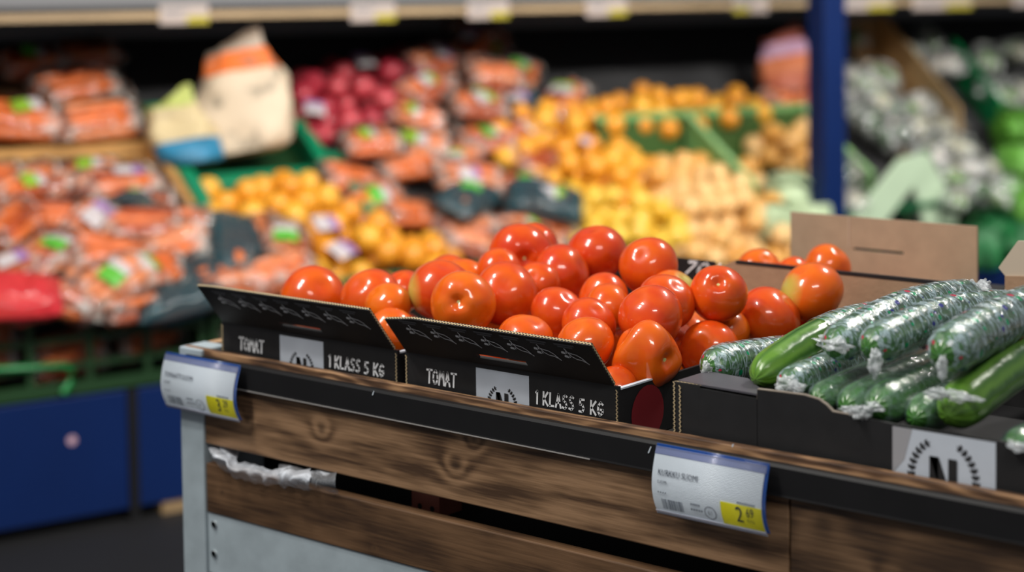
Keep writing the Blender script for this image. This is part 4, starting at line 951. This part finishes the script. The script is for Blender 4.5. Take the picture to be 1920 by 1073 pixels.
def fill_slope(poly, ds, dn, l=0.0, seed=0, jit=.25):
    r = random.Random(seed); S_ = [sn(bgp(x, y, l)) for x, y in poly]
    s0, s1 = min(p[0] for p in S_), max(p[0] for p in S_); n0, n1 = min(p[1] for p in S_), max(p[1] for p in S_); out = []
    row = 0; n = n0
    while n <= n1:
        s = s0 + (ds / 2 if row % 2 else 0)
        while s <= s1:
            a, b = s + r.uniform(-jit, jit) * ds + r.uniform(-.012, .012), n + r.uniform(-jit, jit) * dn
            p = sl(a, b, l); x, y, _ = proj(p)
            if in_poly(x, y, poly): out.append((a, b, r))
            s += ds
        n += dn; row += 1
    return out
mid = [(750, 240), (800, 120), (860, 50), (960, 70), (1010, 140), (1100, 185), (1040, 215), (905, 215), (930, 300), (1040, 380), (1030, 475), (840, 480), (820, 400), (700, 400), (610, 300), (600, 245), (680, 230)]
MG = 'carrot bags in the central heap'
labs_txt = {None: 'clear carrot bag without a showing label in the central heap', 0: 'carrot bag with a lime and white label in the central heap', 1: 'carrot bag with a white and violet label in the central heap', 2: 'carrot bag with a white and lime label in the central heap', 3: 'carrot bag with a green and white label in the central heap'}
k = 0
for lay, l in ((0, .030), (1, .095)):
    for (a, b, r) in fill_slope(mid, .175, .125, l, 11 + lay, .3):
        if lay == 1 and r.random() < .45: continue
        lb = r.choice([None, None, None, 0, 1, 2, 3]); fm = 'teal' if r.random() < .10 else 'clear'
        carrot_bag(sl(a, b, l), r.uniform(-.7, .9), (labs_txt[lb] if fm == 'clear' else 'carrot bag in dark film in the central heap') + ', ' + zone(sl(a, b, l), mid), MG, r.choice([0, 1, 1]), lb, fm, r.uniform(.82, 1.02), r.uniform(-.2, .2), r.uniform(-.3, .3), 100 + k); k += 1

for i, (x, y) in enumerate(((975, 352), (1010, 300), (1018, 405), (955, 425), (1035, 445), (900, 455), (985, 250))):
    carrot_bag(bgp(x, y, .02), .5 * math.sin(i * 2.3), '%s clear carrot bag from the top where the central heap meets the oranges' % nth[(2, 1, 3, 4, 5, 6, 0)[i]].replace('leftmost', 'first'), MG, i, None if i % 3 else 1, 'clear', .9, .1, .1, 700 + i)
# round produce
def ball_mesh(nm, mt, seed, sq=.94, dim=.10, nub=0.0, lump_=.02, stem=None):
    q = MB(); nT, nP = 14, 18; vs = []
    for i in range(nT + 1):
        th = math.pi * i / nT
        for kk in range(nP):
            a = 2 * math.pi * kk / nP; rad = 1 - dim * math.exp(-(th / .3) ** 2) + nub * math.exp(-((math.pi - th) / .22) ** 2) + nub * 1.3 * math.exp(-(th / .2) ** 2) + lump_ * noise.noise(Vector((math.sin(th) * math.cos(a) * 2 + seed, math.sin(th) * math.sin(a) * 2, math.cos(th) * 2)))
            vs.append((rad * math.sin(th) * math.cos(a), rad * math.sin(th) * math.sin(a), rad * math.cos(th) * sq))
    q.add(vs, [(i * nP + kk, (i + 1) * nP + kk, (i + 1) * nP + (kk + 1) % nP, i * nP + (kk + 1) % nP) for i in range(nT) for kk in range(nP)])
    return q.mesh(nm, mt, True)
def fruit_mat(nm, c, v=.12, rough=.4): return mat(nm, c, rough, var=v, scale=2.0, coat=.15)
nubm = mat('dry_stem', (.16, .13, .05), .8)
def nub_mesh(z, r0):
    q = MB(); q.tube([(0, 0, z), (0, 0, z + .10), (0, 0, z + .16)], [r0, r0 * .8, .01], 7); return q.mesh('stem_end', nubm, True)
KINDS = {
 'orange': ([ball_mesh('orange', fruit_mat('orange_peel_%d' % i, c), i) for i, c in enumerate(((.76, .32, .02), (.78, .38, .03), (.70, .27, .015)))], .0365, nub_mesh(.82, .09)),
 'lemon': ([ball_mesh('lemon', fruit_mat('yellow_peel_%d' % i, c), i + 5, 1.12, 0, .12) for i, c in enumerate(((.72, .43, .03), (.76, .50, .06)))], .033, nub_mesh(1.2, .05)),
 'yellow_onion': ([ball_mesh('yellow_onion', fruit_mat('onion_skin_%d' % i, c, .18), i + 9, .95, 0, .14) for i, c in enumerate(((.76, .42, .13), (.80, .50, .20), (.70, .34, .07)))], .0365, nub_mesh(1.08, .07)),
 'red_onion': ([ball_mesh('red_onion', fruit_mat('red_onion_skin_%d' % i, c, .25), i + 13, .93, 0, .14) for i, c in enumerate(((.36, .022, .04), (.46, .045, .06)))], .037, nub_mesh(1.06, .07))}
def put_round(kind, p, label, group, seed, sc=1.0):
    r = random.Random(seed); ms, rad, nb = KINDS[kind]
    o_ = bpy.data.objects.new(kind, r.choice(ms)); COL.objects.link(o_); o_.location = tuple(p); rr = rad * sc * r.uniform(.90, 1.10); o_.scale = (rr, rr, rr)
    o_.rotation_euler = (r.uniform(0, 6.28), r.uniform(0, 6.28), r.uniform(0, 6.28)); tag(o_, label, kind.replace('_', ' '), group); child('stem_end', nb, o_); return o_
def heap(kind, poly, label, group, seed, layers=((0, 0, 1.0), (1, .055, .6)), sp=1.9):
    rad = KINDS[kind][1]; C_ = []
    for lay, l, pr in layers:
        for (a, b, r) in fill_slope(poly, rad * sp, rad * sp * .80, l, seed + lay, .42):
            if r.random() <= pr: C_.append(sl(a, b, l + r.uniform(-.012, .018)))
    X = np.array(C_); d0 = rad * 1.98; nmax = ((X - P0) @ NV).max()
    for it in range(80):      # let the fruit push apart until it only touches
        for i in range(len(X)):
            v = X - X[i]; dd = np.linalg.norm(v, axis=1); m_ = (dd < d0) & (dd > 1e-6)
            if m_.any(): X[i] -= ((d0 - dd[m_])[:, None] * v[m_] / dd[m_][:, None]).sum(0) * .25
        n_ = (X - P0) @ NV; low = Z0 - TAN * n_ - .06 + rad * 1.2 - X[:, 2]; X[:, 2] += np.maximum(low, 0); X[:, 2] -= .0006; X -= np.outer(np.maximum((X - P0) @ NV - nmax, 0), NV)
    for kk, p in enumerate(X): put_round(kind, p, label + (', ' + zone(p, poly) + ' of heap'), group, seed * 100 + kk)
heap('orange', [(352, 355), (545, 335), (640, 365), (720, 402), (845, 470), (835, 530), (610, 530), (560, 475), (470, 432), (380, 405)], 'orange in the green crate below the potato sack', 'oranges in the green crate', 21)
heap('orange', [(905, 195), (985, 180), (1095, 195), (1150, 255), (1225, 310), (1245, 362), (1045, 362), (1000, 300), (925, 235)], 'orange in the tall slope right of the carrot bags', 'oranges in the tall slope', 22)
heap('lemon', [(1045, 358), (1235, 355), (1290, 470), (1060, 485)], 'yellow fruit heaped below the orange slope', 'yellow fruit below the oranges', 23)
heap('yellow_onion', [(1190, 320), (1300, 300), (1440, 362), (1490, 475), (1290, 485), (1245, 385)], 'pale yellow onion heaped below the pale green crates', 'yellow onions below the green crates', 24)
heap('red_onion', [(556, 165), (620, 112), (700, 118), (760, 95), (800, 140), (770, 190), (690, 240), (585, 262)], 'red onion in the heap right of the potato sack', 'red onions right of the sack', 25)
heap('orange', [(1105, 180), (1250, 160), (1330, 155), (1400, 165), (1460, 185), (1450, 212), (1110, 212)], 'orange in the row along the pale green rim', 'oranges along the pale green rim', 26, ((0, .045, 1.0), (1, .095, .6)))
heap('yellow_onion', [(1400, 290), (1440, 230), (1500, 218), (1525, 260), (1525, 325), (1415, 320)], 'onion in the small heap beside the blue post', 'onions beside the blue post', 27)
heap('orange', [(60, 95), (220, 90), (215, 125), (70, 130)], 'orange in the shade at the back of the upper left shelf', 'oranges in upper left shade', 28, ((0, .0, .4),))
for i, (x, y, l, lb, c) in enumerate(((610, 420, .085, 1, 'white and violet label lying on the left oranges'), (640, 470, .085, 1, 'pale paper label lower on the left oranges'), (1098, 265, .09, 1, 'round white sticker on the tall orange slope'), (590, 205, .085, 1, 'violet net label on the red onions'), (682, 115, .085, 1, 'violet label at the top of the red onions'))):
    t = thing('produce_label', c, 'label', (0, 0, 0)); t.matrix_world = frame_at(bgp(x, y, l), .4 * i) @ Matrix.Scale(.75 if i != 2 else .45, 4)
    o_ = child('printed_label', LAB[1], t); o_.location = (0, 0, -.03)

# sacks
def sack_mat(nm, stops, smudge=.5, rough=.6):
    Mx = bpy.data.materials.new(nm); Mx.use_nodes = True; nt = Mx.node_tree; b = nt.nodes['Principled BSDF']; b.inputs['Roughness'].default_value = rough
    uv = nt.nodes.new('ShaderNodeUVMap'); sp = nt.nodes.new('ShaderNodeSeparateXYZ'); nt.links.new(uv.outputs[0], sp.inputs[0])
    tc = nt.nodes.new('ShaderNodeTexCoord'); n = nt.nodes.new('ShaderNodeTexNoise'); n.inputs['Scale'].default_value = 14; n.inputs['Detail'].default_value = 3; nt.links.new(tc.outputs['Object'], n.inputs['Vector'])
    f = mnode(nt, 'ADD', sp.outputs[1], mnode(nt, 'MULTIPLY', mnode(nt, 'SUBTRACT', n.outputs['Fac'], .5), .10))
    col = ramp(nt, f, stops); col.node.color_ramp.interpolation = 'CONSTANT'
    mr = nt.nodes.new('ShaderNodeMapRange'); mr.inputs[1].default_value = .54; mr.inputs[2].default_value = .66; mr.inputs[4].default_value = smudge; nt.links.new(n.outputs['Fac'], mr.inputs[0])
    col = mixc(nt, mr.outputs[0], col, (.14, .12, .09)); nt.links.new(col, b.inputs['Base Color']); return Mx
def sack(name, label, cat, base, up, side, W, D, H, mt, topf=.5, lean=0.0, seed=0):
    t = thing(name, label, cat, base); up = np.array(up, float); side = np.array(side, float); fr = np.cross(side, up)
    q = MB(); nH, nP = 22, 28; vs = []; uvs = []
    for i in range(nH + 1):
        v = i / nH; belly = (.80 + .20 * math.sin(min(1, v * 1.9) * math.pi * .5)) * (1 - (1 - topf) * max(0, (v - .35) / .65) ** 1.3); dd = (1 - v ** 2.2) * .95 + .05
        if i == 0: belly *= .8
        for k_ in range(nP + 1):
            a = 2 * math.pi * k_ / nP; ca, sa = math.cos(a), math.sin(a); ca = math.copysign(abs(ca) ** .7, ca); sa = math.copysign(abs(sa) ** .7, sa)
            p = base + up * H * v + side * (W / 2 * belly * ca + lean * v * W) + fr * (D / 2 * dd * sa)
            nz = noise.noise(Vector((ca * 2 + seed, sa * 2, v * 4))); p = p + (side * ca + fr * sa) * nz * .022 + up * (.03 * ca * (v > .95))
            vs.append(p); uvs.append((k_ / nP, v))
    w = nP + 1; q.add(vs, [(i * w + k_, i * w + k_ + 1, (i + 1) * w + k_ + 1, (i + 1) * w + k_) for i in range(nH) for k_ in range(nP)], 0, uvs)
    q.add(vs[:nP], [list(range(nP))[::-1]], 0, uvs[:nP]); q.build('sack_body', mt, t, True)
    return t
ZUP = np.array([0, 0, 1.0])
cream = (.62, .50, .36)
tilt_up = ZUP * .97 - NV * .22 - SV * .05; tilt_up /= np.linalg.norm(tilt_up)
face_side = RT - RT @ tilt_up * tilt_up; face_side /= np.linalg.norm(face_side)
ps = sack('potato_sack', 'tall cream paper potato sack with an orange band near its top', 'sack', bgp(468, 286, .04), tilt_up, face_side, .275, .15, .318, sack_mat('potato_sack_paper', [(0, cream), (.69, (.78, .16, .02)), (.875, (.42, .34, .27)), (.93, (.30, .22, .16))], .75), .48, .05, 3)
b2 = sack('potato_sack', 'low beige bag with a blue lower end beside the tall potato sack', 'sack', bgp(366, 308, .045), tilt_up, face_side, .18, .12, .185, sack_mat('beige_bag_print', [(0, (.02, .20, .36)), (.34, (.60, .48, .27)), (.86, (.42, .47, .12))], .25), .62, -.25, 8)
sack('produce_bag', 'red-brown produce bag with a violet print left of the blue post', 'bag', bgp(1478, 178, .02), tilt_up, face_side, .20, .12, .22, sack_mat('red_brown_bag', [(0, (.40, .09, .04)), (.3, (.50, .14, .05)), (.6, (.42, .24, .36)), (.82, (.22, .05, .03))], .3), .6, .1, 12)
carrot_bag(bgp(1480, 185, .02), .1, 'carrot bag under the red-brown bag by the blue post', None, 0, None, 'clear', 1.0, 0, 0, 900)

# right-hand section: cardboard box of clear bags, pale crate ends, lettuces
cardm = mat('shelf_cardboard', (.34, .21, .09), .8, var=.08, scale=10)
cb = thing('cardboard_box', 'tilted brown cardboard box of clear bags right of the blue post', 'box', sl(3.2, -.6, -.05))
def slab_px(nm, pts, l0, thick, mt, par):
    P_ = [bgp(x, y, l0) for x, y in pts]; q = MB(); q.prism([tuple(p) for p in P_], tuple(WV * -thick)); return q.build(nm, mt, par)
q = MB(); 
a, b = sn(bgp(1650, 60, .06)), sn(bgp(1800, 240, .06))
P_ = [sl(a[0], a[1], .14), sl(b[0], b[1], .13), sl(b[0], b[1], -.05), sl(a[0], a[1], -.05)]; q.prism([tuple(p) for p in P_], tuple(SV * .008)); q.build('side_panel', mat('shelf_cardboard_lit', (.46, .30, .14), .8, var=.08, scale=10), cb)  # cardboard colour lightened so this side looks lit
a2, b2_ = sn(bgp(1585, 100, .0)), sn(bgp(1690, 300, .0))
q = MB(); P_ = [sl(a2[0], a2[1], .09), sl(b2_[0], b2_[1], .05), sl(b2_[0], b2_[1], -.055), sl(a2[0], a2[1], -.055)]; q.prism([tuple(p) for p in P_], tuple(SV * -.008)); q.build('side_panel', mat('shelf_cardboard_shaded', (.10, .06, .03), .8), cb)  # cardboard colour darkened for the side in shadow
q = MB(); P_ = [sl(a2[0], a2[1], .12), sl(a[0], a[1], .12), sl(a[0], a[1], -.05), sl(a2[0], a2[1], -.05)]; q.prism([tuple(p) for p in P_], tuple(-NV * .008)); q.build('back_panel', cardm, cb)
q = MB(); P_ = [sl(a2[0], a2[1], -.05), sl(a[0], a[1], -.05), sl(b[0], b[1], -.05), sl(b2_[0], b2_[1], -.05)]; q.prism([tuple(p) for p in P_], (0, 0, -.006)); q.build('base_panel', cardm, cb)
clearf = film_mat('glinting_clear_film', marks=False, base=.06, milky=.80, tint=(.86, .89, .87), scale=30, rough=.05, gloss=.9)
CB_F = [pillow(.085, .06, .038, 20 + k, clearf, 'bag_film') for k in range(3)]
cont_m = [mat('dark_leaf_bits', (.03, .09, .02), .6, var=.5, scale=30), mat('pale_stalks', (.52, .50, .36), .6, var=.3, scale=30), mat('green_leaf_bits', (.14, .28, .05), .6, var=.4, scale=30), mat('white_bulbs', (.60, .56, .50), .5, var=.2, scale=30)]
def lump_mesh(nm, mt, seed, amp, st):
    q = MB(); lump(q, (0, 0, 0), 1.0, seed, amp, st, 0, 14); return q.mesh(nm, mt, True)
CONT = [lump_mesh('bag_contents', mm, 3 + i, .5, (.055, .036, .026)) for i, mm in enumerate(cont_m)]
def clear_bag(p, ang, label, group, k, sc=1.0):
    t = thing('clear_bag', label, 'bag', (0, 0, 0), group); r = random.Random(k); t.matrix_world = frame_at(p, ang, r.uniform(-.4, .4), r.uniform(-.4, .4)) @ Matrix.Scale(sc, 4)
    for dx in (-.025, .025):
        c = child('bag_contents', r.choice(CONT), t); c.location = (dx, r.uniform(-.01, .01), 0); c.rotation_euler = (0, 0, r.uniform(0, 6)); c.scale = (.7, .8, .9)
    child('bag_film', CB_F[k % 3], t); return t
pb = [(1600, 150), (1655, 135), (1735, 205), (1790, 260), (1875, 310), (1870, 385), (1770, 395), (1725, 295), (1640, 275), (1605, 225)]
k = 0
for l in (.01, .07):
    for (a_, b_, r) in fill_slope(pb, .12, .10, l, 41 + int(l * 100), .3):
        clear_bag(sl(a_, b_, l), r.uniform(-1.5, 1.5), 'crinkled clear bag in the tilted cardboard box, ' + zone(sl(a_, b_, l), pb), 'clear bags in the cardboard box', k, r.uniform(.85, 1.1)); k += 1
CLB = ['clear bag at the top left of the tilted cardboard box, beside the blue post', 'clear bag right of the tilted cardboard box, upper row, nearer the box', 'clear bag at the upper right edge of the shelf', 'clear bag behind the narrow bright green crate side', 'clear bag at the right edge under the upper right one',
       'clear bag on the top rim of the tilted cardboard box, right', 'clear bag on the top rim of the tilted cardboard box, left', 'clear bag at the upper end of the narrow bright green crate side', 'clear bag beside the blue post, upper of two below the box', 'clear bag beside the blue post, lower of two below the box']
for i, (x, y, sc) in enumerate(((1590, 75, 1.0), (1850, 110, 1.1), (1905, 95, 1.0), (1875, 175, 1.15), (1920, 170, 1.1), (1745, 75, 1.0), (1700, 95, .9), (1770, 120, 1.0), (1595, 320, .9), (1598, 375, .9))):
    clear_bag(bgp(x, y, .05), i * .8, CLB[i], 'clear bags around the cardboard box', 60 + i, sc)
vm_ = mat('milky_green_plastic', (.48, .62, .44), .5, var=.06, scale=6)
pc = thing('plastic_crate', 'milky green crate whose end boards meet in a peak by the brown flap', 'crate', onN(1690, 410, .0))
for nm, pts, n_ in (('end_board', ((1588, 425), (1690, 298), (1738, 286), (1742, 312), (1655, 425)), .02), ('end_board', ((1700, 305), (1742, 288), (1800, 400), (1790, 425), (1735, 425)), .0)):
    P_ = [onN(x, y, n_) for x, y in pts]; q = MB(); q.prism([tuple(p) for p in P_], tuple(-NV * .018)); bevel(q.build(nm, vm_, pc), .003)
cab_m = mat('white_cabbage_leaf', (.44, .55, .34), .5, var=.12, scale=8, bump=.3, bscale=14)
let_m = mat('lettuce_leaf', (.12, .36, .04), .5, var=.35, scale=16, bump=.4, bscale=22)
def leafy(name, p, r_, mt, label, cat, group, seed, n=9):
    t = thing(name, label, cat, p, group)
    q = MB(); lump(q, p, r_ * .84, seed, .16, (1, 1, .95), 0, 16); q.build('heart', mt, t, True)
    rr = random.Random(seed)
    for k_ in range(n):     # wrapper leaves
        d = np.array([rr.gauss(0, 1), rr.gauss(0, 1), rr.gauss(.2, .8)]); d /= np.linalg.norm(d); a = np.cross(d, [0, 0, 1.0]); a /= np.linalg.norm(a) + 1e-6; b_ = np.cross(d, a)
        q = MB(); vs = []; m_ = 7
        for i in range(m_):
            for j in range(m_):
                u, v = i / (m_ - 1) * 2 - 1, j / (m_ - 1) * 2 - 1; w_ = d + a * u * .75 + b_ * v * .75; w_ /= np.linalg.norm(w_)
                vs.append(p + w_ * r_ * (.93 + .10 * (u * u + v * v) + .07 * noise.noise(Vector((u * 4 + seed, v * 4, k_)))))
        q.add(vs, [(i * m_ + j, (i + 1) * m_ + j, (i + 1) * m_ + j + 1, i * m_ + j + 1) for i in range(m_ - 1) for j in range(m_ - 1)]); q.build('leaf', mt, t, True)
    return t
leafy('cabbage', bgp(1478, 372, .05), .085, cab_m, 'pale cabbage at the foot of the blue post, left', 'cabbage', 'cabbages by the blue post', 1)
leafy('cabbage', bgp(1512, 418, .05), .080, cab_m, 'pale cabbage in front of the foot of the blue post', 'cabbage', 'cabbages by the blue post', 2)
leafy('cabbage', bgp(1450, 415, .05), .065, cab_m, 'small pale cabbage beside the yellow onions', 'cabbage', 'cabbages by the blue post', 3)
for i, (x, y) in enumerate(((1905, 245), (1912, 310), (1895, 370), (1925, 400), (1950, 330))):
    leafy('lettuce', bgp(x, y, .05), .085, let_m, '%s bright green lettuce from the top at the right edge of the shelf' % nth[i].replace('leftmost', 'first'), 'lettuce', 'lettuces at the right edge', 10 + i)
for i, (x, y) in enumerate(((1865, 440), (1915, 465), (1830, 470))):
    leafy('leafy_head', bgp(x, y, .06), .085, mat('dark_leaf_%d' % i, (.01, .13, .035), .5, var=.5, scale=14), ['dark green leafy head above the brown flap', 'dark green leafy head at the far right edge', 'dark green leafy head partly behind the brown flap'][i], 'greens', 'dark leafy heads on the right', 30 + i)
gs = thing('plastic_crate', 'narrow bright green crate side behind the tilted cardboard box', 'crate', bgp(1840, 190, 0))
a, b = sn(bgp(1785, 105, .03)), sn(bgp(1885, 235, .03))
q = MB(); P_ = [sl(a[0], a[1], .10), sl(b[0], b[1], .09), sl(b[0], b[1], -.055), sl(a[0], a[1], -.055)]; q.prism([tuple(p) for p in P_], tuple(SV * .012)); q.build('wall', mat('vivid_green_plastic', (.0, .26, .08), .4), gs)
